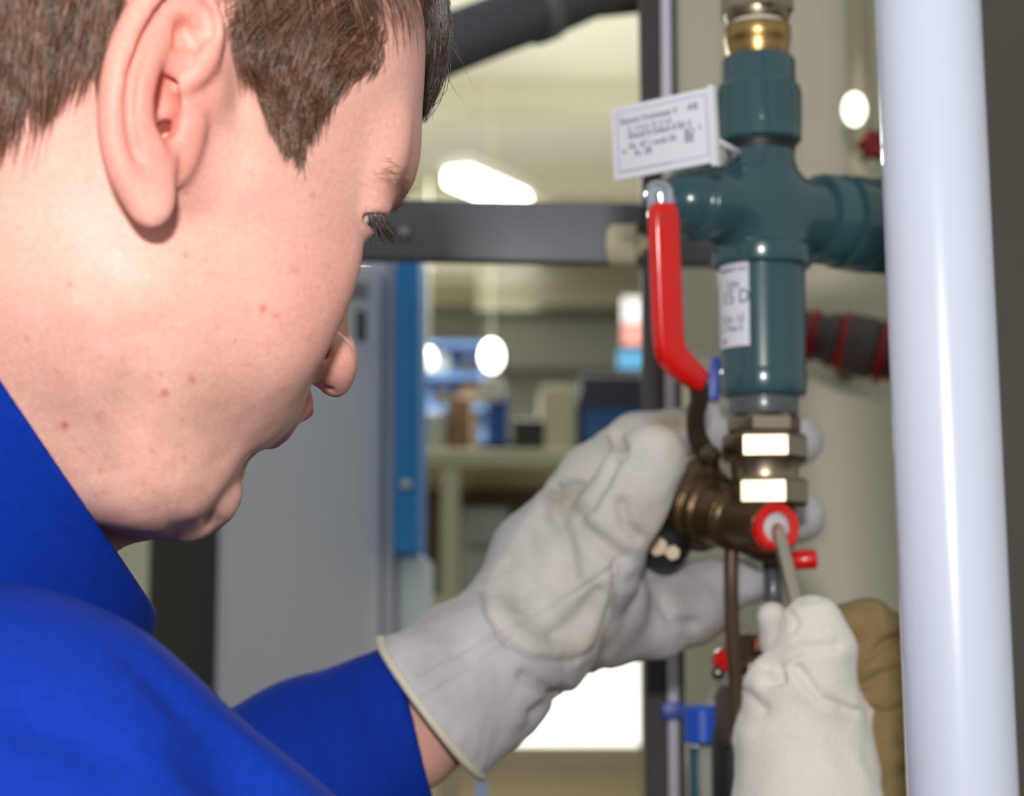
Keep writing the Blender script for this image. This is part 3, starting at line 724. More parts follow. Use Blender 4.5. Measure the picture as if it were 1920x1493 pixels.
# lines that run down below the valve
dl = tag(empty('drain_line', W(1375, 1500, 1.08)), 'thin brown pipe with fittings running down below the bronze valve', 'pipe')
M_rust = mat('brown_pipe', srgb(92, 74, 60), 0.45, 0.4, noise=(40, 0.2))
tube('pipe', spline([W(*p) for p in ((1372, 1010, 1.078), (1371, 1100, 1.076), (1374, 1200, 1.08), (1382, 1330, 1.085), (1384, 1600, 1.09))], 20), 0.0042, M_rust, dl, 16)
tube('bracket', [W(1448, 1030, 1.10), W(1450, 1130, 1.10), W(1440, 1230, 1.105)], 0.0055, M_grey, dl, 14)
bm_obj('nut', bm_hex(0.013, 0, 0.016, 0.002, 0.1), M_bronze, dl, True, Matrix.Translation(W(1400, 1240, 1.12)), 20)
bm_obj('brass_nut', bm_hex(0.011, 0, 0.008, 0.001, 0.4), mat('copper_ring', srgb(150, 84, 50), 0.35, 0.8), dl, True, Matrix.Translation(W(1402, 1222, 1.12)), 20)
bm_obj('fitting_body', bm_lathe([(0.011, 0), (0.015, 0.006), (0.015, 0.03), (0.011, 0.036)], 28), M_iron, dl, True, Matrix.Translation(W(1388, 1400, 1.12)))
bm_obj('dark_hose', bm_lathe([(0.012, 0), (0.014, 0.004), (0.014, 0.07), (0.012, 0.075)], 28), M_black, dl, True, Matrix.Translation(W(1380, 1600, 1.13)))
for x, y, r in ((1408, 1252, 0.0062), (1346, 1262, 0.004)):
    bm_obj('ball_stud', bm_lathe([(max(1e-4, r * math.sin(math.pi * i / 12)), -r * math.cos(math.pi * i / 12)) for i in range(13)], 20), M_chrome, dl, True, Matrix.Translation(W(x, y, 1.09)))
ck = tag(empty('red_cock', W(1358, 1262, 1.1)), 'small red round knob below the gloved palm', 'knob')
bm_obj('knob', bm_lathe([(0.005, -0.006), (0.0065, -0.004), (0.0065, 0.004), (0.005, 0.006)], 28), M_redp, ck, True, frame_axis(W(1358, 1238, 1.10), fm3 @ Vector((0.3, -0.95, 0)), (0, 0, 1)))
bm_obj('stem', bm_lathe([(0.003, 0.0), (0.003, 0.02)], 14), M_chrome, ck, True, frame_axis(W(1358, 1238, 1.10), fm3 @ Vector((0.6, 0.9, 0)), (0, 0, 1)))
hose = tag(empty('grey_hose', W(1350, 1493, 1.25)), 'grey hose with a blue clamp beside the dark post at the bottom', 'hose')
tube('hose_body', spline([W(*p) for p in ((1385, 1180, 1.26), (1362, 1260, 1.24), (1342, 1330, 1.22), (1330, 1420, 1.22), (1335, 1560, 1.22))], 20), 0.0075, mat('hose_grey', srgb(170, 168, 158), 0.45), hose, 18)
bm_obj('blue_clamp', bm_lathe([(0.0085, 0), (0.0125, 0.002), (0.0125, 0.022), (0.009, 0.025)], 28), mat('clamp_blue', srgb(16, 84, 196), 0.35), hose, True, Matrix.Translation(W(1318, 1396, 1.21)))
tube('teal_pipe', [W(1322, 1400, 1.25), W(1326, 1600, 1.25)], 0.011, mat('teal_plastic', srgb(26, 88, 110), 0.4), hose, 20)
bc = tag(empty('blue_marker', W(1340, 760, 1.2)), 'narrow blue clip behind the foot of the green fitting', 'clip')
bm_obj('clip_body', bm_box(0.008, 0.012, 0.028, 0.002), mat('marker_blue', srgb(34, 64, 170), 0.4), bc, True, frame_axis(W(1340, 712, 1.2), (0.1, 0, 1), (1, 0, 0)))
# ------------------------------------------------------------------ the person: head and neck
def euler_R(y, p, r):
    cy, sy, cp, sp, cr, sr = math.cos(y), math.sin(y), math.cos(p), math.sin(p), math.cos(r), math.sin(r)
    return np.array([[cy, -sy, 0], [sy, cy, 0], [0, 0, 1]]) @ np.array([[cp, 0, sp], [0, 1, 0], [-sp, 0, cp]]) @ np.array([[1, 0, 0], [0, cr, -sr], [0, sr, cr]])
HR = euler_R(math.radians(31.6), math.radians(20.6), math.radians(4.4)); HT = np.array([-0.13646, 0.63276, 0.08626])
def h2c(v): return (np.asarray(v, float) * 0.001) @ HR.T + HT              # head millimetres -> camera frame
def c2h(v): return ((np.asarray(v, float) - HT) @ HR) * 1000.0
EN = np.array([0.42, -0.90, 0.06]); EN /= np.linalg.norm(EN)
EC = C(300, 235, 0.556)
def ear(px, py, h=0.0):                                                     # point of the ear plane, h millimetres proud of it
    ray = C(px, py, 1.0); t = (EC @ EN) / (ray @ EN)
    return c2h(ray * t + EN * h * 0.001)
EARN = HR.T @ EN

def build_head():
    F = Field((-122, -106, -205), (136, 104, 142), 1.1)
    F.op(ell((-8, 0, 50), (97, 73, 79)))
    F.op(ell((38, 0, 46), (58, 60, 58)), 20)
    F.op(ell((42, 0, -25), (50, 50, 72)), 25)
    F.op(ell((24, 0, -34), (52, 64, 62)), 20)                               # broad fleshy side of the face
    F.op(cap((66, 34, -14), (24, 54, -4), 15, 12), 26, sym=True)            # cheekbone and arch
    F.op(ell((48, 34, -44), (33, 27, 36)), 20, sym=True)                    # full cheek
    F.op(ell((62, 28, -66), (19, 14, 22)), 12, sym=True)                    # cheek beside the mouth
    F.op(cap((8, 44, -52), (40, 33, -97), 20, 18), 26, sym=True)            # mandible
    F.op(cap((40, 33, -97), (70, 13, -104), 18, 14), 16, sym=True)
    F.op(ell((77, 0, -103), (17, 22, 15)), 12)                              # chin
    F.op(ell((70, 0, -64), (31, 31, 27)), 14)                               # muzzle
    F.op(ell((45, 0, -100), (42, 40, 18)), 14)                              # under the chin
    F.op(cap((90, 6, 33), (74, 43, 34), 8, 7), 14, sym=True)                # brow
    F.op(ell((101, 31, 8), (14, 16, 9)), 12, 's', sym=True)
    F.op(cap((86, 18, 27), (76, 41, 26), 7, 7), 9, sym=True)                # eye socket
    # neck
    nb = c2h(C(-115, 1010, 0.67)); nt_ = np.array([-30.0, 0, -10])
    F.op(cap(nt_, nb, 56, 56), 36)
    # nose
    F.op(cap((86, 0, 24), (106, 0, -20), 7, 9), 8)
    F.op(ell((107, 0, -29), (12.5, 12.5, 13)), 6)
    F.op(ell((97, 12, -33), (12, 8, 9.5)), 10, sym=True)
    F.op(cap((92, 25, -38), (94, 9, -34), 2.8, 2.4), 1.6, 's', sym=True)
    F.op(cap((106, 5, -54), (102, 6, -40), 2.2, 2.0), 2.0, 's', sym=True)
    # lips
    F.op(cap((100, 0, -57), (93, 13, -59), 6.5, 5.5), 5, sym=True); F.op(cap((93, 13, -59), (83, 22, -62), 5.5, 3), 5, sym=True)
    F.op(cap((97, 0, -71), (90, 12, -70), 7.0, 6), 5, sym=True); F.op(cap((90, 12, -70), (83, 22, -66), 6, 3), 5, sym=True)
    F.op(cap((110, 0, -63.5), (88, 20, -64), 1.4, 1.0), 2.5, 's', sym=True)
    F.op(cap((104, 0, -86), (96, 15, -85), 6, 4), 8, 's', sym=True)
    # eye: lids round the ball
    eyc = np.array([76.0, 31, 13]); 
    F.op(ell(eyc, (13.2, 14.0, 13.2)), 5, sym=True)
    gp = []
    for az in np.radians(np.linspace(-48, 96, 14)):
        el = math.radians(-19 + 7 * math.cos(az * 1.2)); gp.append(eyc + 13.2 * np.array([math.cos(el) * math.cos(az), math.sin(az), math.sin(el)]))
    chain(F, gp, list(np.interp(np.linspace(0, 1, 14), [0, 0.3, 0.75, 1], [0.6, 2.8, 3.0, 0.9])), 1.2, 's', sym=True)
    # folds by the mouth and chin
    # ear
    pl = (lambda R_: R_)(None)
    e1 = ear(330, 180) - ear(290, 180); e1 /= np.linalg.norm(e1); e2 = np.cross(EARN, e1); 
    ax = np.stack([e1, e2, EARN], 1)
    F.op(ell(ear(305, 170, -8), (13, 29, 6), ax), 6)                        # dish
    F.op(ell(ear(345, 200, -19), (16, 26, 9), ax), 10)                       # root
    hp = [(290, 190, -8), (330, 172, -5), (372, 135, -3), (398, 88, -3), (404, 45, -2.5), (386, 4, -1), (345, -22, 1), (300, -14, 2.5), (264, 22, 3), (236, 78, 3), (217, 140, 3), (210, 210, 2), (214, 265, 1), (228, 315, 0), (248, 352, -1)]
    hr = [1.4, 2.2, 2.8, 2.9, 2.8, 3.0, 3.4, 3.9, 4.2, 4.4, 4.4, 4.3, 4.2, 4.2, 4.0]
    H = spline([ear(*p) for p in hp], 56); R_ = np.interp(np.linspace(0, 1, len(H)), np.linspace(0, 1, len(hr)), hr)
    chain(F, H, R_, 1.6)
    ap = [(330, 30, -4), (300, 70, -2), (272, 112, -0.5), (257, 160, 0.5), (255, 206, 0), (262, 245, -1), (284, 280, -2)]
    A = spline([ear(*p) for p in ap], 30); chain(F, A, np.interp(np.linspace(0, 1, len(A)), np.linspace(0, 1, 7), [2.2, 3.2, 4.0, 4.2, 4.0, 3.8, 3.6]), 3)
    chain(F, [ear(290, 100, -2), ear(330, 118, -4), ear(366, 98, -6)], [3.2, 3.0, 2.2], 3)
    F.op(ell(ear(283, 340, -2.5), (7.6, 11, 4.2), ax), 5)
    F.op(ell(ear(284, 376, -2.0), (6.6, 8.0, 4.4), ax), 4)                  # lobe
    F.op(ell(ear(290, 290, -3), (6.5, 7, 4), ax), 4)
    F.op(ell(ear(303, 194, -6), (7.4, 10.5, 8), ax), 2.5, 's')                # concha
    F.op(cap(ear(318, 232, -4), ear(352, 222, -26), 3.6, 3.0), 2, 's')      # canal
    F.op(cap(ear(330, 285, 2), ear(318, 240, -1), 1.6, 3.0), 3, 's')        # notch
    gb = spline([ear(*p) for p in ((392, 62, -7), (384, 30, -5), (352, 6, -3), (318, 8, -2.5), (286, 42, -2), (258, 92, -2), (240, 145, -2.5), (233, 205, -3), (240, 262, -4), (252, 300, -4))], 40)
    chain(F, gb, [3.8] * len(gb), 2)
    F.op(ell(ear(400, 120, -14), (7, 13, 8), ax), 8)
    g = spline([ear(*p) for p in ((392, 62, -1), (384, 30, 0.5), (352, 6, 3), (318, 8, 4), (286, 42, 4.5), (258, 92, 5), (240, 145, 5.4), (233, 205, 5.2), (240, 262, 4), (252, 300, 3))], 40)
    chain(F, g, np.interp(np.linspace(0, 1, len(g)), [0, 0.3, 0.6, 1], [2.0, 2.2, 1.6, 1.0]), 1.6, 's')
    F.op(cap(ear(292, 158, -4), ear(350, 146, -6), 2.4, 2.0), 1.2, 's')      # hollow below the crus
    F.op(cap(ear(345, 62, -1), ear(368, 78, -3), 3.0, 2.0), 3, 's')
    F.op(cap(ear(364, 232, -8), ear(350, 305, -13), 4.2, 3.2), 5)      # tragus
    V, Q = F.mesh()
    V = relax(V, Q, 2, 0.4)
    return V, Q
import time as _t
_t0 = _t.time()
hV, hQ = build_head()
hC = h2c(hV)
# ---- landmark warp: small in-plane corrections so that this man's own profile comes out
def warp(Pc, ctrl, sig):
    """ctrl: list of (head point mm, target pixel, [sigma])"""
    S = np.array([h2c(c[0]) for c in ctrl]); T = []
    for s, c in zip(S, ctrl): T.append(C(c[1][0], c[1][1], s[1]))
    D = np.array(T) - S
    sg = np.array([c[2] if len(c) > 2 else sig for c in ctrl])
    G = np.exp(-((S[:, None] - S[None]) ** 2).sum(-1) / (2 * sg[None] ** 2))
    Wt = np.linalg.solve(G + 1e-6 * np.eye(len(S)), D)
    out = Pc.copy()
    for i in range(0, len(Pc), 20000):
        p = Pc[i:i + 20000]
        out[i:i + 20000] += np.exp(-((p[:, None] - S[None]) ** 2).sum(-1) / (2 * sg[None] ** 2)) @ Wt
    return out
HCTRL = [((119, 0, -29), (658, 690), 0.016), ((107, 0, -42), (618, 742), 0.012), ((104, 0, 0), (640, 560), 0.018), ((106, 0, -58), (574, 785), 0.014), ((104, 0, -72), (527, 832), 0.014),
         ((94, 0, -104), (412, 940), 0.022), ((96, 0, 70), (765, 110), 0.035), ((96, -20, 33), (773, 330), 0.015), ((30, -62, -10), project(h2c([(30, -62, -10)]))[0], 0.03),
         ((60, -55, -30), project(h2c([(60, -55, -30)]))[0], 0.02), ((76, -42, 13), (686, 385), 0.012)]
if HCTRL: hC = warp(hC, HCTRL, 0.03)
def seg_dist(p, poly):
    best = np.full(len(p), 1e9)                      # distance in px of points p to a polyline
    for (x1, y1), (x2, y2) in zip(poly, poly[1:]):
        a = np.array([x1, y1]); d = np.array([x2 - x1, y2 - y1], float); t = np.clip(((p - a) @ d) / (d @ d), 0, 1)
        best = np.minimum(best, np.linalg.norm(p - a - t[:, None] * d, axis=1))
    return best
def crease(V, Q, lines):
    """press folds and seams into the surface: lines of (polyline px, width px, depth m); negative depth = ridge"""
    N = vnormals(V, Q); p = project(V); m = N[:, 1] < 0.15; off = np.zeros(len(V))
    for poly, w, dep in lines:
        d = seg_dist(p, poly); off -= dep * np.exp(-(d / w) ** 2)
    return V + N * (off * m)[:, None]
_w = np.exp(-(((project(hC) - [645, 628]) ** 2).sum(1)) / 30.0 ** 2) * (hV[:, 0] > 84)
hC = hC + _w[:, None] * (relax(hC, hQ, 40, 0.5) - hC)              # calm the bridge of the nose
hC = crease(hC, hQ, [([(476, 862), (436, 918), (392, 985)], 13, 0.0017), ([(500, 880), (462, 915), (425, 965)], 14, -0.0008), ([(455, 850), (405, 905), (360, 960)], 22, -0.0008), ([(205, 570), (190, 700), (172, 870)], 55, 0.0012), ([(400, 985), (330, 1000)], 20, 0.0012)])
print('head', len(hV), len(hQ), _t.time() - _t0)
# ---- skin colour: what the skin itself has (flushed ear, lips, stubble, spots, scalp under the hair)
def in_poly(p, poly):
    x, y = p[:, 0], p[:, 1]; r = np.zeros(len(p), bool); n = len(poly)
    for i in range(n):
        (x1, y1), (x2, y2) = poly[i], poly[(i + 1) % n]
        c = ((y1 > y) != (y2 > y)) & (x < (x2 - x1) * (y - y1) / (y2 - y1 + 1e-9) + x1)
        r ^= c
    return r
SIDE_HAIR = [(425, -60), (428, 60), (438, 100), (470, 160), (485, 195), (500, 240), (525, 272), (540, 258), (560, 300), (572, 270), (590, 225), (602, 185), (620, 160), (655, 138), (690, 134), (716, 140), (724, 100), (728, 60), (715, 20), (722, -60)]
BACK_HAIR = [(-420, -120), (245, -120), (243, -10), (226, 35), (205, 55), (180, 72), (150, 80), (120, 118), (90, 112), (55, 125), (35, 170), (20, 205), (0, 190), (-420, 260)]
def hair_mask(Vh):
    m = Vh.copy(); m[:, 1] = -np.abs(m[:, 1])
    c = h2c(m); p = project(c)
    a = in_poly(p, SIDE_HAIR) & (m[:, 0] > 5)
    b = in_poly(p, BACK_HAIR) & (m[:, 0] < 0)
    top = (m[:, 2] > 84 + np.maximum(0, m[:, 0] - 55) * 0.75) | ((m[:, 0] < -40) & (m[:, 2] > 0))
    top |= (p[:, 1] < -30) & (p[:, 0] > 250) & (p[:, 0] < 722) & (m[:, 2] > 30) & (m[:, 0] < 80)
    top |= (p[:, 1] < -90) & (m[:, 0] < 30) & (m[:, 2] > 30)
    earz = (p[:, 0] > 185) & (p[:, 0] < 432) & (p[:, 1] > -80) & (m[:, 1] < -66) & (m[:, 0] < 22)
    return (a | b | top) & ~earz, p, a, b
hN = vnormals(hC, hQ)
hmask, hpx, _, _ = hair_mask(hV)
near = hV[:, 1] < 0
base = np.array(srgb(233, 178, 162)[:3]); red = np.array(srgb(226, 118, 104)[:3]); lip = np.array(srgb(182, 104, 100)[:3])
stub = np.array(srgb(192, 148, 132)[:3]); spot = np.array(srgb(196, 84, 66)[:3]); scalp = np.array(srgb(104, 70, 54)[:3])
cols = np.tile(base, (len(hV), 1))
def blend(w, col):
    global cols
    w = np.clip(w, 0, 1)[:, None]; cols = cols * (1 - w) + col * w
nz = smooth_noise(hV, 0.035, 1) * 0.5 + smooth_noise(hV, 0.12, 2) * 0.3
blend(0.07 + 0.10 * nz, red)
cols *= (1 + 0.03 * smooth_noise(hV, 0.3, 7))[:, None]
ce = c2h(C(300, 180, 0.556)); de = (hV - ce) / np.array([30, 18, 42]); blend(0.50 * np.exp(-(de ** 2).sum(1) ** 2 * 1.4), red)
blend(0.35 * np.exp(-(((hV - [112, 0, -32]) / [22, 22, 18]) ** 2).sum(1)), red)
blend(0.22 * np.exp(-(((hV - [60, -48, -25]) / [26, 26, 24]) ** 2).sum(1)), red)
blend(0.25 * np.exp(-(((hV - [92, -26, 22]) / [14, 20, 10]) ** 2).sum(1)), red)
w = np.clip((-45 - hV[:, 2]) / 25, 0, 1) * np.clip((hV[:, 0] + 12) / 25, 0, 1) * np.clip((hV[:, 2] + 135) / 12, 0, 1); blend(w * (0.42 + 0.3 * nz), stub)
for z0, y0 in ((-58, 0), (-71, 0)):
    blend(0.95 * np.exp(-((np.abs(hV[:, 2] - z0) / 5.5) ** 4)) * (np.abs(hV[:, 1]) < 24) * np.clip((hV[:, 0] - 87) / 5, 0, 1), lip)
SPOTS = [(309, 737, 8), (360, 712, 7), (122, 798, 8), (553, 508, 6), (188, 882, 6), (273, 706, 5), (341, 788, 6), (181, 779, 5), (287, 843, 5), (405, 956, 5), (407, 616, 4), (325, 616, 4), (493, 578, 7), (517, 593, 5),
         (463, 584, 4), (49, 634, 5), (130, 534, 6), (348, 479, 5), (269, 905, 5), (197, 922, 5), (345, 858, 5), (587, 367, 6), (530, 730, 4), (300, 700, 4), (442, 640, 4), (250, 870, 4)]
pc = project(hC)
for i, (x, y, r) in enumerate(SPOTS):
    k = np.exp(-(((pc - [x, y]) ** 2).sum(1) / (r * 0.95) ** 2)) * (hN[:, 1] < 0) * (hC[:, 1] < 0.70)
    blend(k * (0.8 if r > 6 else 0.45), spot)
rs = np.random.RandomState(3)
idx = np.nonzero(near & (hV[:, 0] > 5) & (hV[:, 2] < 10) & (hN[:, 1] < 0))[0]
for i in rs.choice(idx, 130):
    k = np.exp(-(((hV - hV[i]) ** 2).sum(1)) / rs.uniform(0.5, 1.3) ** 2); blend(k * rs.uniform(0.06, 0.26), spot * rs.uniform(0.7, 1.1))
# hairline: soft edge by neighbour averaging
hm = hmask.astype(float)
for _ in range(6):
    S = np.zeros(len(hm)); c = np.zeros(len(hm))
    for i in range(4):
        a, b = hQ[:, i], hQ[:, (i + 1) % 4]
        S += np.bincount(a, hm[b], len(hm)) + np.bincount(b, hm[a], len(hm)); c += np.bincount(a, minlength=len(hm)) + np.bincount(b, minlength=len(hm))
    hm = 0.5 * hm + 0.5 * S / np.maximum(c, 1)
blend(hm * np.where(hpx[:, 0] > 655, np.clip((740 - hpx[:, 0]) / 90, 0.15, 1), 1) * 0.75, scalp)
M_skin = mat('skin', srgb(232, 184, 168), 0.52, sss=(0.22, (1.0, 0.36, 0.22), 0.0035), attr='Col', noise=(700, 0.10), bump=(1100, 0.22, 0.0004), spec=0.32)

# ------------------------------------------------------------------ strands of hair as thin tapered tubes
def strands_mesh(name, S, m, parent, r0=0.00009, col=None):
    """S: (n, k, 3) world points"""
    n, k, _ = S.shape
    T = np.gradient(S, axis=1); T /= np.linalg.norm(T, axis=2)[:, :, None] + 1e-12
    ref = np.random.RandomState(1).normal(size=(n, 1, 3)); A = ref - (ref * T).sum(2)[:, :, None] * T; A /= np.linalg.norm(A, axis=2)[:, :, None] + 1e-9
    B = np.cross(T, A)
    prof = np.interp(np.linspace(0, 1, k), [0, 0.65, 1], [1, 0.85, 0.12]) * r0
    ring = []
    for j in range(3):
        a = 2 * np.pi * j / 3; ring.append(S + (A * np.cos(a) + B * np.sin(a)) * prof[None, :, None])
    V = np.stack(ring, 2).reshape(-1, 3)                       # strand, step, corner
    i0 = (np.arange(n) * k * 3)[:, None, None] + (np.arange(k - 1) * 3)[None, :, None] + np.arange(3)[None, None, :]
    i1 = (np.arange(n) * k * 3)[:, None, None] + (np.arange(k - 1) * 3)[None, :, None] + ((np.arange(3) + 1) % 3)[None, None, :]
    Q = np.stack([i0, i1, i1 + 3, i0 + 3], -1).reshape(-1, 4)
    cc = None if col is None else np.repeat(col, k * 3, axis=0)
    return tag(raw_obj(name, V, Q, m, parent, True, cc), kind='stuff')
M_hair = mat('brown_hair', srgb(84, 60, 46), 0.30, attr='Col', spec=0.7)
def hair_cols(n, c, seed, sp=0.35):
    r = np.random.RandomState(seed); k = np.clip(r.normal(1, sp, (n, 1)), 0.35, 2.2)
    return np.array(srgb(*c)[:3])[None] * k * (1 + r.normal(0, 0.05, (n, 3)))

person = raw_obj('person', to_world(hC), hQ, M_skin, cols=cols)
tag(person, 'dark-haired man in blue work jacket bending over valve, working in pale gloves', 'person')

from mathutils.kdtree import KDTree
def grow_hair():
    r = np.random.RandomState(11)
    half_ = hV[:, 1] < 12
    ids = np.nonzero(half_ & (hV[:, 2] > -60))[0]; HNh = hN @ HR          # normals in head frame
    kd = KDTree(len(ids))
    for j, i in enumerate(ids): kd.insert(hV[i], i)
    kd.balance()
    mk, p, a, b = hair_mask(hV)
    eardist = np.array([ear(*q) for q in ((300, 0), (360, 20), (395, 80), (250, 90), (225, 200), (300, 120), (330, 200), (270, 300), (285, 370))]); is_ear = (((hV[:, None] - eardist[None]) ** 2).sum(2).min(1) < 12 ** 2) & (hV @ EARN > (eardist @ EARN).mean() - 5)
    sets = []
    ia = np.nonzero(a & (hV[:, 1] < 0) & (p[:, 1] > -60) & (hN[:, 1] < 0.4))[0]; w_ = (np.clip(hm[ia] * 1.5 - 0.45, 0.02, 1) ** 1.5) * np.where(p[ia, 0] > 655, np.clip((735 - p[ia, 0]) / 80, 0.10, 1), 1); sets.append((r.choice(ia, 5000, p=w_ / w_.sum()), 'side'))
    ib = np.nonzero(b & (hV[:, 1] < 0) & (p[:, 0] > -130) & (p[:, 1] > -100))[0]; sets.append((r.choice(ib, 3600), 'back'))
    it = np.nonzero(mk & (hV[:, 1] < 2) & ~(a & (p[:, 1] > -60)) & ~(b & (p[:, 0] > -130) & (p[:, 1] > -100)))[0]; sets.append((r.choice(it, 5200), 'top'))
    out, kinds = [], []
    K = 8
    for ids_, kind in sets:
        for i in ids_:
            x = hV[i] + r.normal(0, 0.5, 3); L = {'side': r.uniform(9, 20), 'back': r.uniform(15, 27), 'top': r.uniform(22, 34)}[kind]
            if kind == 'top' and hV[i, 0] > 58: L *= 0.35
            pts = [x - HNh[i] * 0.3]; ph = r.uniform(0, 6.28); w = r.normal(0, 0.22)
            cl = hV[i] * 0.09
            w += 0.5 * math.sin(cl[0] * 1.9 + cl[2] * 1.3) + 0.35 * math.sin(cl[0] * 3.1 - cl[2] * 2.3 + 1)      # locks
            lift = {'side': 1.8, 'back': 2.6, 'top': 4.0}[kind] * r.uniform(0.3, 1.2) * (1.0 + 0.8 * math.sin(cl[0] * 4.4 + cl[2] * 2.6) * math.sin(cl[2] * 3.2 - cl[0] + 2))
            q = x.copy(); bad = bool(is_ear[i])
            if kind == 'side':
                pq = project(h2c(q[None]))[0]
                L *= float(np.clip((330 - pq[1]) / 170, 0.45, 1)) * (0.45 if pq[0] > 670 else 1.0)
            for s in range(1, K):
                _, j, _ = kd.find(q); n = HNh[j]
                if kind in ('side', 'back'):
                    pq = project(h2c(q[None]))[0]
                    if kind == 'side':
                        t = np.clip((pq[1] - 20) / 150, 0, 1)
                        d2 = (1 - t) * np.array([-0.75, 0.65]) + t * np.array([(560 - pq[0]) * 0.008, 0.75])
                    else: d2 = np.array([-0.15 + 0.4 * w, 1.0])
                    d2 = d2 / np.linalg.norm(d2); cw, sw = math.cos(w * 0.6), math.sin(w * 0.6)
                    d2 = np.array([cw * d2[0] - sw * d2[1], sw * d2[0] + cw * d2[1]])
                    d3 = HR.T @ np.array([d2[0], 0, -d2[1]])
                else:
                    d3 = q - np.array([-55, -4, 112.0]); d3 = d3 / (np.linalg.norm(d3) + 1e-6) + np.array([0.1 * w, 0.25 * w, -0.3])
                d3 = d3 - n * (d3 @ n); d3 /= np.linalg.norm(d3) + 1e-9
                q = q + d3 * (L / (K - 1))
                co, j, _ = kd.find(q); bad = bad or bool(is_ear[j]); n = HNh[j]; co = np.array(co); q = q - n * ((q - co) @ n)
                u = s / (K - 1)
                pts.append(q + n * (lift * math.sin(u * 2.2) + 0.25 + 0.5 * math.sin(ph + u * 5) * u))
            if not bad: out.append(pts); kinds.append(kind)
    A = np.array(out)
    far = A.copy(); far[:, :, 1] *= -1
    far = far[::2]
    allp = np.concatenate([A, far])
    sh = allp.shape
    c = warp(h2c(allp.reshape(-1, 3)), HCTRL, 0.03)
    c1 = hair_cols(len(A), (108, 76, 56), 5, 0.55); kk = np.array([k == 'back' for k in kinds]); c1[kk] *= 1.15
    return to_world(c).reshape(sh), np.concatenate([c1, hair_cols(len(far), (94, 66, 48), 6)])
hs, hc = grow_hair()
hair = strands_mesh('hair', hs, M_hair, person, 0.00014, hc)
# forelock that falls past the far side of the forehead
def forelock():
    r = np.random.RandomState(8); out = []
    for i in range(3000):
        u = r.beta(1.1, 1.0); v = r.uniform(); e = r.normal(0, 1, 3)
        d = 0.679 + 0.024 * v
        x1 = 782 + 52 * u; end = 232 - 120 * r.uniform() ** 1.6 if u < 0.75 else 200 - 120 * r.uniform() ** 1.4
        ex = x1 + r.normal(0, 6) - (12 + 14 * u) * (end / 220.0) ** 2
        root = h2c((86 - 24 * u, -12 + 26 * v, 97 + 15 * u))
        P = [root - 0.002 * (HR @ np.array([0.5, 0, 0.8])), root + HR @ (np.array([7.0, 0, 7.0]) * 0.001 * (0.5 + 1.2 * u)), C(x1 + 4 * e[0], 12 + 10 * e[1] - 20 * u, d), C(x1 + 4 + 5 * e[1], 0.55 * end, d + 0.001), C(ex, end, d + 0.002 * e[2])]
        out.append(spline(P, 8))
    for (pts) in ([(838, 20), (846, 90), (838, 168), (806, 205)], [(836, 10), (848, 70), (890, 172)], [(834, 60), (842, 150), (870, 190)], [(832, 40), (840, 120), (826, 190), (800, 226)], [(838, 60), (860, 110), (872, 120)]):
        out.append(spline([C(800, -40, 0.69)] + [C(x, y, 0.692) for x, y in pts], 8)[:9] if len(pts) == 3 else spline([C(x, y, 0.692) for x, y in pts] + [C(pts[-1][0] - 8, pts[-1][1] + 6, 0.692)], 8))
    k = min(len(o) for o in out)
    A = np.array([np.array(o)[np.linspace(0, len(o) - 1, k).round().astype(int)] for o in out])
    return to_world(A.reshape(-1, 3)).reshape(A.shape)
fl = forelock()
forelock_o = strands_mesh('forelock', fl, M_hair, person, 0.00015, hair_cols(len(fl), (58, 41, 30), 9, 0.45))
# eyebrow and lashes, both sides
def brow():
    r = np.random.RandomState(12); out = []
    kd = KDTree(len(hV))
    for i in range(0, len(hV)): kd.insert(hV[i], i)
    kd.balance(); HNh = hN @ HR
    for i in range(520):
        t = r.uniform(); z = 22 + 3 * math.sin(t * 2.6) + r.normal(0, 1.7)
        y = -(10 + 42 * t); x = 98 - 22 * t ** 2
        co, j, _ = kd.find((x, y, z)); co = np.array(co) + r.normal(0, 0.8, 3); n = HNh[j]
        d = np.array([-0.25, -0.9, 0.15 - 0.5 * t]) + r.normal(0, 0.09, 3); d -= n * (d @ n); d /= np.linalg.norm(d)
        L = r.uniform(3, 6)
        out.append([co + d * L * u + n * (0.05 + 0.5 * u * (1.4 - u)) for u in np.linspace(0, 1, 5)])
    A = np.array(out); far = A.copy(); far[:, :, 1] *= -1
    A = np.concatenate([A, far]); sh = A.shape
    return to_world(warp(h2c(A.reshape(-1, 3)), HCTRL, 0.03)).reshape(sh)
eb = brow()
strands_mesh('eyebrow', eb, M_hair, person, 0.00005, hair_cols(len(eb), (146, 102, 74), 10))
def lashes():
    r = np.random.RandomState(13); out = []
    eyc = np.array([76.0, 31, 13])
    for i in range(120):
        az = math.radians(r.uniform(-30, 88)); el = math.radians(-19 + 7 * math.cos(az * 1.2)) + r.normal(0.20, 0.03)
        d0 = np.array([math.cos(el) * math.cos(az), math.sin(az), math.sin(el)]); p = eyc + 13.0 * d0
        dr = np.array([0.75 * math.cos(az) + 0.45, 0.40 * math.sin(az), -1.15]) + r.normal(0, 0.14, 3); dr /= np.linalg.norm(dr)
        L = r.uniform(7, 12.5)
        out.append([p + dr * L * u + np.array([0.1, 0, 0.25]) * L * u * u for u in np.linspace(0, 1, 6)])
    A = np.array(out); A[:, :, 1] *= -1; far = A.copy(); far[:, :, 1] *= -1
    A = np.concatenate([A, far]); sh = A.shape
    return to_world(warp(h2c(A.reshape(-1, 3)), HCTRL, 0.03)).reshape(sh)
la = lashes()
strands_mesh('eyelashes', la, M_hair, person, 0.00009, hair_cols(len(la), (60, 42, 32), 14, 0.6))
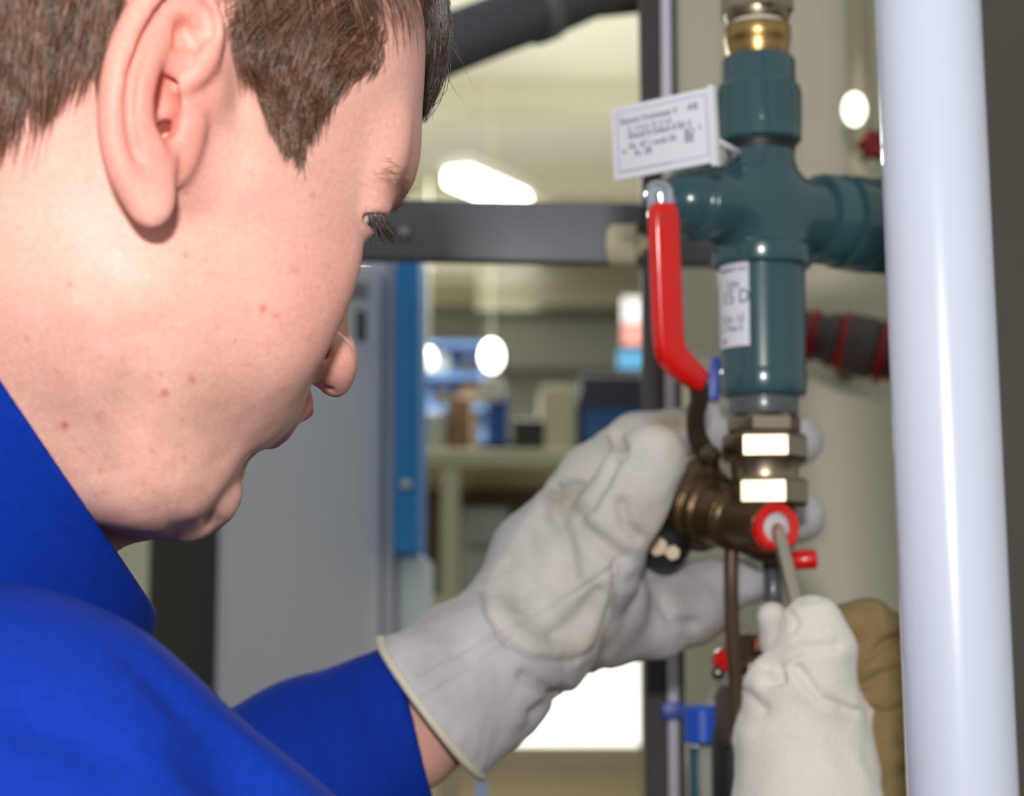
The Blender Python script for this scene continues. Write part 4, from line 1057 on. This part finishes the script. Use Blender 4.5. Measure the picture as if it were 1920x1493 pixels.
# eyeballs, looking down at the work
def eyeball(sy):
    n, k = 40, 24; V = []; 
    ctr = np.array([76.0, 31 * sy, 13]); g = np.array([0.62, -0.62, -0.48]); g /= np.linalg.norm(g)
    u = np.cross(g, [0, 0, 1.0]); u /= np.linalg.norm(u); w = np.cross(u, g); cols_ = []
    for i in range(k + 1):
        th = math.pi * i / k
        for j in range(n):
            a = 2 * math.pi * j / n; V.append(ctr + 12.0 * (1 + 0.04 * math.exp(-(th / 0.45) ** 4)) * (math.cos(th) * g + math.sin(th) * (math.cos(a) * u + math.sin(a) * w)))
            cols_.append((0.01, 0.008, 0.008) if th < 0.17 else (0.06, 0.05, 0.04) if th < 0.48 else (0.50, 0.43, 0.42))
    Q = np.array([(i * n + j, i * n + (j + 1) % n, (i + 1) * n + (j + 1) % n, (i + 1) * n + j) for i in range(k) for j in range(n)])
    return to_world(warp(h2c(np.array(V)), HCTRL, 0.03)), Q, np.array(cols_)
M_eye = mat('eye', (0.8, 0.8, 0.8, 1), 0.08, attr='Col', spec=0.6)
for sy in (-1, 1):
    V, Q, cc = eyeball(sy); raw_obj('eyeball', V, Q, M_eye, person, True, cc)
# ------------------------------------------------------------------ jacket, bare forearm and gloves of the person
def chainC(F, pts, k=0.01, mode='u', flat=None):
    """pts: (px, py, depth, radius in metres)"""
    P = [C(*p[:3]) for p in pts]
    for i in range(len(P) - 1): F.op(cap(P[i], P[i + 1], pts[i][3], pts[i + 1][3], flat), k, mode)
    if len(P) == 1: F.op(cap(P[0], P[0] + 1e-5, pts[0][3]), k, mode)
    return F
M_jack = mat('blue_workwear', srgb(7, 46, 146), 0.8, noise=(260, 0.10), bump=(900, 0.25, 0.0006), spec=0.12)
def biggest(V, Q):
    lab = np.arange(len(V))
    for _ in range(4000):
        m = lab[Q].min(1); new = lab.copy()
        for i in range(4): np.minimum.at(new, Q[:, i], m)
        new = new[new]
        if (new == lab).all(): break
        lab = new
    u, c = np.unique(lab, return_counts=True); keep = lab == u[c.argmax()]
    print('components', sorted(c.tolist())[::-1][:6])
    ix = np.cumsum(keep) - 1
    return V[keep], ix[Q[keep[Q].all(1)]]
def jacket():
    F = Field((-0.30, 0.36, -0.36), (0.04, 1.06, -0.015), 0.0026)
    # torso, shoulders
    F.op(ell(C(-330, 1800, 0.74), (0.13, 0.15, 0.17)))
    chainC(F, [(-330, 1490, 0.62, 0.07), (-75, 1610, 0.53, 0.066), (70, 1770, 0.515, 0.061), (350, 1960, 0.53, 0.060), (420, 2100, 0.55, 0.056)], 0.05)
    chainC(F, [(-60, 1500, 0.80, 0.075), (150, 1640, 0.86, 0.062), (330, 1610, 0.90, 0.055), (560, 1488, 0.94, 0.0505), (765, 1376, 0.975, 0.0425), (850, 1335, 0.985, 0.041)], 0.02)
    # collar: a shell round the neck
    n0 = C(-150, 1230, 0.69); n1 = C(-30, 640, 0.635); ax = n1 - n0; ax /= np.linalg.norm(ax)
    Fc = Field((-0.30, 0.50, -0.17), (-0.06, 0.80, 0.09), 0.0014)
    Fc.op(cap(n0 - ax * 0.03, n1 + ax * 0.12, 0.084, 0.069))
    Fc.op(cap(n0 - ax * 0.05, n1 + ax * 0.14, 0.0790, 0.0640), 0.0, 's')
    # top edge of the collar dips from the nape to the throat
    e0, e1, e2 = C(0, 708, 0.57), C(205, 1012, 0.60), C(60, 800, 0.80)
    nn = np.cross(e1 - e0, e2 - e0); nn /= np.linalg.norm(nn); nn = nn if nn[2] > 0 else -nn
    Fc.op(half(e0, nn), 0.001, 'i')
    Vc, Qc = Fc.mesh()
    # sleeve end of the left arm, hollow
    h0 = C(766, 1362, 0.972); hn = np.array([0.95, 0.16, 0.275])
    F.op((lambda f: (lambda X, Y, Z: np.maximum(f[0](X, Y, Z), -(X + 0.13)), f[1], f[2]))(half(h0, hn)), 0.003, 's') if False else None
    hnn = hn / np.linalg.norm(hn)
    X = F.ax[0][:, None, None]; Y = F.ax[1][None, :, None]; Z = F.ax[2][None, None, :]
    F.F = np.maximum(F.F, (X - h0[0]) * hnn[0] + (Y - h0[1]) * hnn[1] + (Z - h0[2]) * hnn[2] + 0 * F.F)
    chainC(F, [(600, 1460, 0.945, 0.036), (765, 1376, 0.975, 0.0385), (950, 1290, 0.99, 0.038)], 0.003, 's')
    chainC(F, [(-330, 1700, 0.70, 0.10), (-60, 1500, 0.80, 0.075)], 0.03)
    V, Q = F.mesh(); p = project(V)
    def surf(x, y):                                   # depth of the cloth seen at a pixel
        m = (np.abs(p[:, 0] - x) < 14) & (np.abs(p[:, 1] - y) < 14); return V[m, 1].min() if m.any() else 0.5
    for line, r, k in (([(425, 1408), (480, 1432), (560, 1490)], 0.006, 0.016), ([(262, 1225), (345, 1300), (425, 1355)], 0.002, 0.010), ([(60, 1330), (200, 1390)], 0.002, 0.012), ([(590, 1300), (610, 1380), (640, 1450)], 0.002, 0.008), ([(680, 1270), (700, 1370)], 0.0015, 0.006)):
        P = [C(x, y, surf(x, y) - r * 0.6) for x, y in line]
        for i in range(len(P) - 1): F.op(cap(P[i], P[i + 1], r), k, 's')
    V, Q = biggest(*F.mesh()); V = relax(V, Q, 4, 0.5)
    V = V + vnormals(V, Q) * (smooth_noise(V, 9, 5) * 0.0016)[:, None]
    Vc = relax(Vc, Qc, 8, 0.5)
    return V, Q, Vc, Qc
jV, jQ, cV, cQ = jacket()
jk = raw_obj('jacket', to_world(jV), jQ, M_jack, person)
raw_obj('collar', to_world(cV), cQ, M_jack, jk)
# torso and arms under the jacket: the same skin, continuing the neck to the bare left wrist
def limbs():
    F = Field((-0.26, 0.56, -0.30), (0.03, 1.05, -0.02), 0.003)
    chainC(F, [(-125, 1000, 0.67, 0.053), (-150, 1500, 0.74, 0.060), (150, 1640, 0.86, 0.046), (330, 1600, 0.90, 0.042), (560, 1480, 0.94, 0.036), (760, 1376, 0.976, 0.0300), (830, 1326, 0.99, 0.0285), (900, 1265, 1.008, 0.027), (960, 1215, 1.03, 0.024)], 0.006)
    V, Q = F.mesh(); return relax(V, Q, 2), Q
lV, lQ = limbs()
lc = np.tile(np.array(srgb(226, 172, 154)[:3]), (len(lV), 1)) * (1 + 0.03 * smooth_noise(lV, 30, 4))[:, None]
def join_skin():
    me = person.data; n0 = len(me.vertices); o0 = np.array(person.location)
    V = np.empty(n0 * 3, np.float32); me.vertices.foreach_get('co', V); V = V.reshape(-1, 3) + o0
    allV = np.concatenate([V, to_world(lV)]); allQ = np.concatenate([hQ, lQ + n0]); allc = np.concatenate([cols, lc])
    new = raw_obj('body_tmp', allV, allQ, M_skin, None, True, allc); 
    me2 = new.data; off = np.array(new.location) - o0
    co = np.empty(len(allV) * 3, np.float32); me2.vertices.foreach_get('co', co); me2.vertices.foreach_set('co', (co.reshape(-1, 3) + off).astype(np.float32).ravel())
    person.data = me2; me2.name = 'person'; bpy.data.objects.remove(new); bpy.data.meshes.remove(me)
join_skin()

# ---- left glove: pale leather with a wide cuff
M_leather = mat('pale_leather', srgb(196, 190, 184), 0.7, noise=(35, 0.10), bump=(320, 0.35, 0.0006), attr='Col', spec=0.25)
M_bind = mat('cream_binding', srgb(206, 198, 176), 0.7, bump=(700, 0.3, 0.0004))
def left_glove():
    F = Field(C(610, 1570, 0.95) * [1, 0, 1] + [0, 0.87, 0], C(1580, 740, 1.22) * [1, 0, 1] + [0.004, 1.24, 0.008], 0.00125)
    # cuff, palm and thumb root
    chainC(F, [(680, 1424, 0.952, 0.0455), (770, 1358, 0.975, 0.0440), (890, 1272, 1.005, 0.0400), (985, 1195, 1.04, 0.0385)], 0.012)
    F.op(ell(C(1065, 1125, 1.075), (0.047, 0.036, 0.041)), 0.018)
    chainC(F, [(985, 1180, 1.045, 0.036), (1045, 1050, 1.065, 0.034), (1075, 985, 1.08, 0.026)], 0.015)
    chainC(F, [(1060, 1130, 1.05, 0.030), (1110, 1060, 1.042, 0.027), (1160, 965, 1.035, 0.0225), (1190, 910, 1.036, 0.0205), (1222, 858, 1.042, 0.0198)], 0.008)
    # fingers round the back of the valve
    chainC(F, [(1050, 1000, 1.10, 0.025), (1120, 890, 1.115, 0.020), (1195, 828, 1.14, 0.0170), (1320, 806, 1.175, 0.0160), (1430, 826, 1.18, 0.0165), (1494, 828, 1.168, 0.0160)], 0.006)
    chainC(F, [(1085, 1045, 1.12, 0.024), (1205, 945, 1.165, 0.0175), (1330, 945, 1.185, 0.0165), (1430, 962, 1.18, 0.0165), (1496, 968, 1.168, 0.0165)], 0.005)
    chainC(F, [(1120, 1130, 1.10, 0.027), (1235, 1118, 1.115, 0.0215), (1325, 1108, 1.125, 0.0175), (1398, 1092, 1.12, 0.0138)], 0.006)
    chainC(F, [(1110, 1180, 1.085, 0.026), (1225, 1165, 1.10, 0.0205), (1300, 1150, 1.11, 0.0170), (1338, 1142, 1.118, 0.0140)], 0.009)
    # open end of the cuff
    o0 = C(815, 1328, 0.986); on = C(900, 1262, 1.005) - C(780, 1350, 0.978); on /= np.linalg.norm(on); on = on + np.array([0.03, -0.52, 0.12]); on /= np.linalg.norm(on)
    X = F.ax[0][:, None, None]; Y = F.ax[1][None, :, None]; Z = F.ax[2][None, None, :]
    pl = (X - o0[0]) * on[0] + (Y - o0[1]) * on[1] + (Z - o0[2]) * on[2]
    F.F = np.maximum(F.F, -pl)
    chainC(F, [(640, 1452, 0.940, 0.0430), (740, 1380, 0.968, 0.0415), (890, 1272, 1.005, 0.0370), (940, 1232, 1.025, 0.034)], 0.002, 's')
    V, Q = F.mesh(); V = relax(V, Q, 3, 0.5)
    gus = [(903, 1108), (912, 1150), (945, 1196), (1005, 1234), (1075, 1240), (1120, 1215), (1148, 1150), (1160, 1058)]
    V = crease(V, Q, [(gus, 6, 0.0022), ([(925, 1100), (938, 1140), (968, 1180), (1015, 1212), (1070, 1216), (1105, 1195), (1130, 1140)], 14, -0.0012),
                      ([(785, 1262), (880, 1212), (985, 1168), (1085, 1108), (1160, 1058)], 4, 0.0018), ([(790, 1312), (900, 1243), (965, 1195)], 4, 0.0013),
                      ([(1045, 905), (1040, 960), (1062, 1010), (1072, 1078)], 17, 0.0046), ([(1085, 985), (1120, 1015), (1172, 1052)], 16, 0.0046), ([(1150, 815), (1166, 836), (1162, 852)], 9, 0.0061), ([(1162, 845), (1135, 905), (1105, 950), (1080, 965)], 12, 0.0046),
                      ([(1165, 945), (1175, 985), (1200, 1010)], 13, 0.0041), ([(990, 1010), (1000, 1070), (980, 1130)], 21, 0.0031), ([(1120, 1110), (1090, 1160), (1040, 1190)], 16, 0.0031), ([(955, 1060), (975, 1100)], 18, 0.0020),
                      ([(1155, 1070), (1148, 1160), (1130, 1260)], 10, 0.0028), ([(985, 1268), (1040, 1300), (1070, 1340)], 13, 0.0036), ([(1000, 1340), (1060, 1300)], 12, 0.0028), ([(1240, 1130), (1260, 1165), (1300, 1170)], 13, 0.0031), ([(1180, 1090), (1240, 1075)], 16, 0.0018),
                      ([(1060, 1000), (1110, 960), (1150, 880)], 26, -0.0012), ([(880, 1330), (960, 1380)], 29, 0.0012)])
    V = V + vnormals(V, Q) * (smooth_noise(V, 30, 6) * 0.0006 + smooth_noise(V, 70, 8) * 0.00015)[:, None]
    p = project(V); c = np.tile(np.array(srgb(186, 182, 185)[:3]), (len(V), 1))
    warm = np.array(srgb(198, 193, 187)[:3]); dirt = np.array(srgb(150, 126, 84)[:3])
    inside = in_poly(p, gus + [(1290, 1000), (1300, 780), (1100, 780)]).astype(float)[:, None]; c = c * (1 - inside) + warm * inside
    for x, y, rx, ry, a in ((1262, 792, 40, 18, 0.75), (1060, 935, 30, 30, 0.25), (1120, 1215, 50, 40, 0.18), (1190, 960, 40, 50, 0.15), (1262, 845, 24, 26, 0.2), (1340, 1190, 30, 16, 0.4), (1260, 1120, 60, 30, 0.15)):
        w = (a * np.exp(-((p[:, 0] - x) / rx) ** 2 - ((p[:, 1] - y) / ry) ** 2))[:, None]; c = c * (1 - w) + dirt * w
    nz = smooth_noise(V, 22, 9)[:, None]; c = c * (1 + 0.05 * nz)
    d_ = seg_dist(p, gus); w = (0.30 * np.exp(-(d_ / 4.0) ** 2))[:, None]; c = c * (1 - w) + dirt * 0.6 * w
    return V, Q, c, o0, on
gV, gQ, gc, cuo, cun = left_glove()
lg = raw_obj('leather_glove', to_world(gV), gQ, M_leather, person, True, gc)
tag(lg, 'pale grey leather work glove on the left hand gripping the valve')
def ring_of(V, o0, on, tol=0.0012):
    """outer rim of the cuff mouth, ordered by angle"""
    t = (V - o0) @ on; m = (np.abs(t) < tol) & (np.linalg.norm(V - o0, axis=1) < 0.075); P = V[m]; c = P.mean(0)
    u = np.cross(on, [0, 0, 1.0]); u /= np.linalg.norm(u); w = np.cross(on, u); a = np.arctan2((P - c) @ w, (P - c) @ u); r = np.linalg.norm(P - c, axis=1)
    out = []
    for k in range(72):
        s = np.abs((a - (-np.pi + 2 * np.pi * (k + 0.5) / 72) + np.pi) % (2 * np.pi) - np.pi) < 0.12
        rr = r[s].max() if s.any() else np.median(r); an = -np.pi + 2 * np.pi * (k + 0.5) / 72; out.append(c + (u * math.cos(an) + w * math.sin(an)) * rr)
    out = np.array(out)
    for _ in range(3): out = (np.roll(out, 1, 0) + 2 * out + np.roll(out, -1, 0)) / 4
    return out
rim = ring_of(gV, cuo, cun); rim = np.concatenate([rim, rim[:1]])
tube('cuff_binding', [tuple(v) for v in to_world(rim - cun * 0.0012)], 0.0023, M_bind, lg, 10, caps=False)

# ---- right glove: white knitted back, brown leather palm
def knit_mat():
    m = mat('white_knit', srgb(232, 226, 216), 0.85, noise=(500, 0.05), spec=0.15, sheen=0.3)
    nt = m.node_tree; b = nt.nodes['Principled BSDF']; N = nt.nodes.new; L = nt.links.new
    tc = N('ShaderNodeTexCoord'); mp = N('ShaderNodeMapping'); mp.inputs['Rotation'].default_value = (0, math.radians(-6), 0); L(tc.outputs['Object'], mp.inputs['Vector'])
    wv = N('ShaderNodeTexWave'); wv.wave_type = 'BANDS'; wv.bands_direction = 'X'; wv.inputs['Scale'].default_value = 190; wv.inputs['Distortion'].default_value = 2.5; wv.inputs['Detail'].default_value = 3; wv.inputs['Detail Scale'].default_value = 3
    L(mp.outputs['Vector'], wv.inputs['Vector'])
    bp = N('ShaderNodeBump'); bp.inputs['Strength'].default_value = 0.55; bp.inputs['Distance'].default_value = 0.0007; L(wv.outputs['Fac'], bp.inputs['Height']); L(bp.outputs['Normal'], b.inputs['Normal'])
    return m
M_knit = knit_mat()
M_brownl = mat('brown_leather', srgb(134, 113, 76), 0.75, noise=(60, 0.16), bump=(240, 0.45, 0.0008), spec=0.2)
def right_glove():
    KF = 1.05
    def chainC(F, pts, k=0.01, mode='u'): return globals()['chainC'](F, [(x, y, d * KF, r * KF) for x, y, d, r in pts], k, mode)
    lo = C(1350, 1760, 1.0) * [1, 0, 1] + [0, 0.90, 0]; hi = C(1800, 1080, 1.05) * [1, 0, 1] + [0, 1.10, 0]
    K = Field(lo, hi, 0.0012)
    chainC(K, [(1518, 1700, 0.925, 0.0385), (1516, 1520, 0.935, 0.0365), (1505, 1400, 0.945, 0.0325), (1505, 1345, 0.95, 0.0295)], 0.006)
    chainC(K, [(1590, 1420, 0.955, 0.018), (1612, 1345, 0.955, 0.010)], 0.012)
    chainC(K, [(1500, 1370, 0.945, 0.029), (1515, 1290, 0.94, 0.0225), (1530, 1222, 0.938, 0.0178), (1524, 1166, 0.942, 0.0142)], 0.010)
    K.op(ell(C(1445, 1285, 0.945 * KF), (0.0125 * KF, 0.012 * KF, 0.0135 * KF)), 0.010)
    V, Q = K.mesh(); V = relax(V, Q, 2, 0.5)
    V = crease(V, Q, [([(1435, 1250), (1500, 1215), (1570, 1210)], 12, 0.0035), ([(1495, 1255), (1540, 1310), (1600, 1335)], 9, 0.004), ([(1455, 1255), (1462, 1275), (1440, 1280)], 10, 0.005), ([(1400, 1300), (1430, 1330)], 12, 0.003), ([(1470, 1135), (1492, 1165), (1484, 1180)], 5, 0.0018), ([(1490, 1120), (1540, 1125)], 8, 0.001),
                      ([(1470, 1250), (1540, 1330), (1640, 1325)], 20, -0.0015)])
    V = V + vnormals(V, Q) * (smooth_noise(V, 40, 16) * 0.0006)[:, None]
    B = Field(lo, hi, 0.0012)
    chainC(B, [(1640, 1700, 0.965, 0.022), (1650, 1500, 0.965, 0.021), (1655, 1380, 0.965, 0.023), (1680, 1300, 0.975, 0.030)], 0.012)
    chainC(B, [(1575, 1178, 0.962, 0.0125), (1625, 1182, 0.968, 0.0150), (1685, 1215, 0.98, 0.0165), (1735, 1275, 0.99, 0.018)], 0.006)
    chainC(B, [(1622, 1252, 0.958, 0.0135), (1680, 1255, 0.966, 0.0160), (1740, 1300, 0.98, 0.018)], 0.005)
    chainC(B, [(1640, 1310, 0.955, 0.0140), (1700, 1325, 0.962, 0.0165), (1745, 1350, 0.975, 0.018)], 0.006)
    chainC(B, [(1655, 1372, 0.955, 0.0130), (1705, 1385, 0.96, 0.0155), (1745, 1400, 0.97, 0.017)], 0.006)
    V2, Q2 = B.mesh(); V2 = relax(V2, Q2, 2, 0.5)
    V2 = crease(V2, Q2, [([(1690, 1192), (1650, 1212), (1625, 1235)], 8, 0.003), ([(1612, 1290), (1650, 1265), (1690, 1250)], 6, 0.002), ([(1618, 1330), (1660, 1340), (1705, 1318)], 6, 0.002)] + [([(1655 + i * 11, 1400), (1662 + i * 9, 1500)], 3, 0.0008) for i in range(5)])
    V2 = V2 + vnormals(V2, Q2) * (smooth_noise(V2, 60, 17) * 0.0005)[:, None]
    I = Field(lo, hi, 0.0012)
    chainC(I, [(1448, 1158, 0.968, 0.0082), (1462, 1205, 0.972, 0.0100), (1500, 1270, 0.975, 0.0125), (1600, 1300, 0.98, 0.016)], 0.004)
    V3, Q3 = I.mesh(); V3 = relax(V3, Q3, 2, 0.5)
    return V, Q, V2, Q2, V3, Q3
a1, b1, a2, b2, a3, b3 = right_glove()
rg = raw_obj('knit_glove', to_world(a1), b1, M_knit, person); tag(rg, 'white knitted work glove with brown leather palm on the right hand')
raw_obj('leather_palm', to_world(a2), b2, M_brownl, rg)
raw_obj('index_finger', to_world(a3), b3, mat('white_leather', srgb(216, 210, 202), 0.7, bump=(300, 0.3, 0.0006)), rg)
# fuzz of the knit along the cuff
def fuzz():
    r = np.random.RandomState(21); N = vnormals(a1, b1); p = project(a1); ids = np.nonzero((p[:, 1] > 1280) & (p[:, 1] < 1540) & (N[:, 1] < 0.3))[0]
    ids = r.choice(ids, 1500); out = []
    for i in ids:
        d = N[i] + r.normal(0, 0.5, 3); d /= np.linalg.norm(d); L = r.uniform(0.0008, 0.0022)
        out.append([a1[i] + d * L * u + np.array([0, 0, -0.0004]) * u * u for u in np.linspace(0, 1, 4)])
    A = np.array(out); return to_world(A.reshape(-1, 3)).reshape(A.shape)
fz = fuzz(); strands_mesh('knit_fuzz', fz, mat('fuzz', srgb(235, 230, 220), 0.8), rg, 0.00007)
# ---- screwdriver held by the right glove
sd = tag(empty('screwdriver', W(1500, 1300, 0.99)), 'slim steel screwdriver held in the white knitted glove, tip in the red plug', 'screwdriver')
tip = C(1456, 985, 1.040); nk = C(1497, 1150, 1.008); dd = (nk - tip) / np.linalg.norm(nk - tip)
M_sd = mat('screwdriver_steel', srgb(206, 194, 178), 0.34, 1.0)
Ms = frame_axis(Vector(to_world(tip)), fm3 @ Vector(dd), (1, 0, 0))
bm_obj('shaft', bm_lathe([(0.0022, 0), (0.0036, 0.002), (0.0040, 0.006), (0.0042, 0.012), (0.0042, 0.065)], 28), M_sd, sd, True, Ms)
bm_obj('handle', bm_lathe([(0.004, 0.058), (0.0065, 0.062), (0.0078, 0.07), (0.0078, 0.10), (0.006, 0.108)], 28), M_redp, sd, True, Ms)
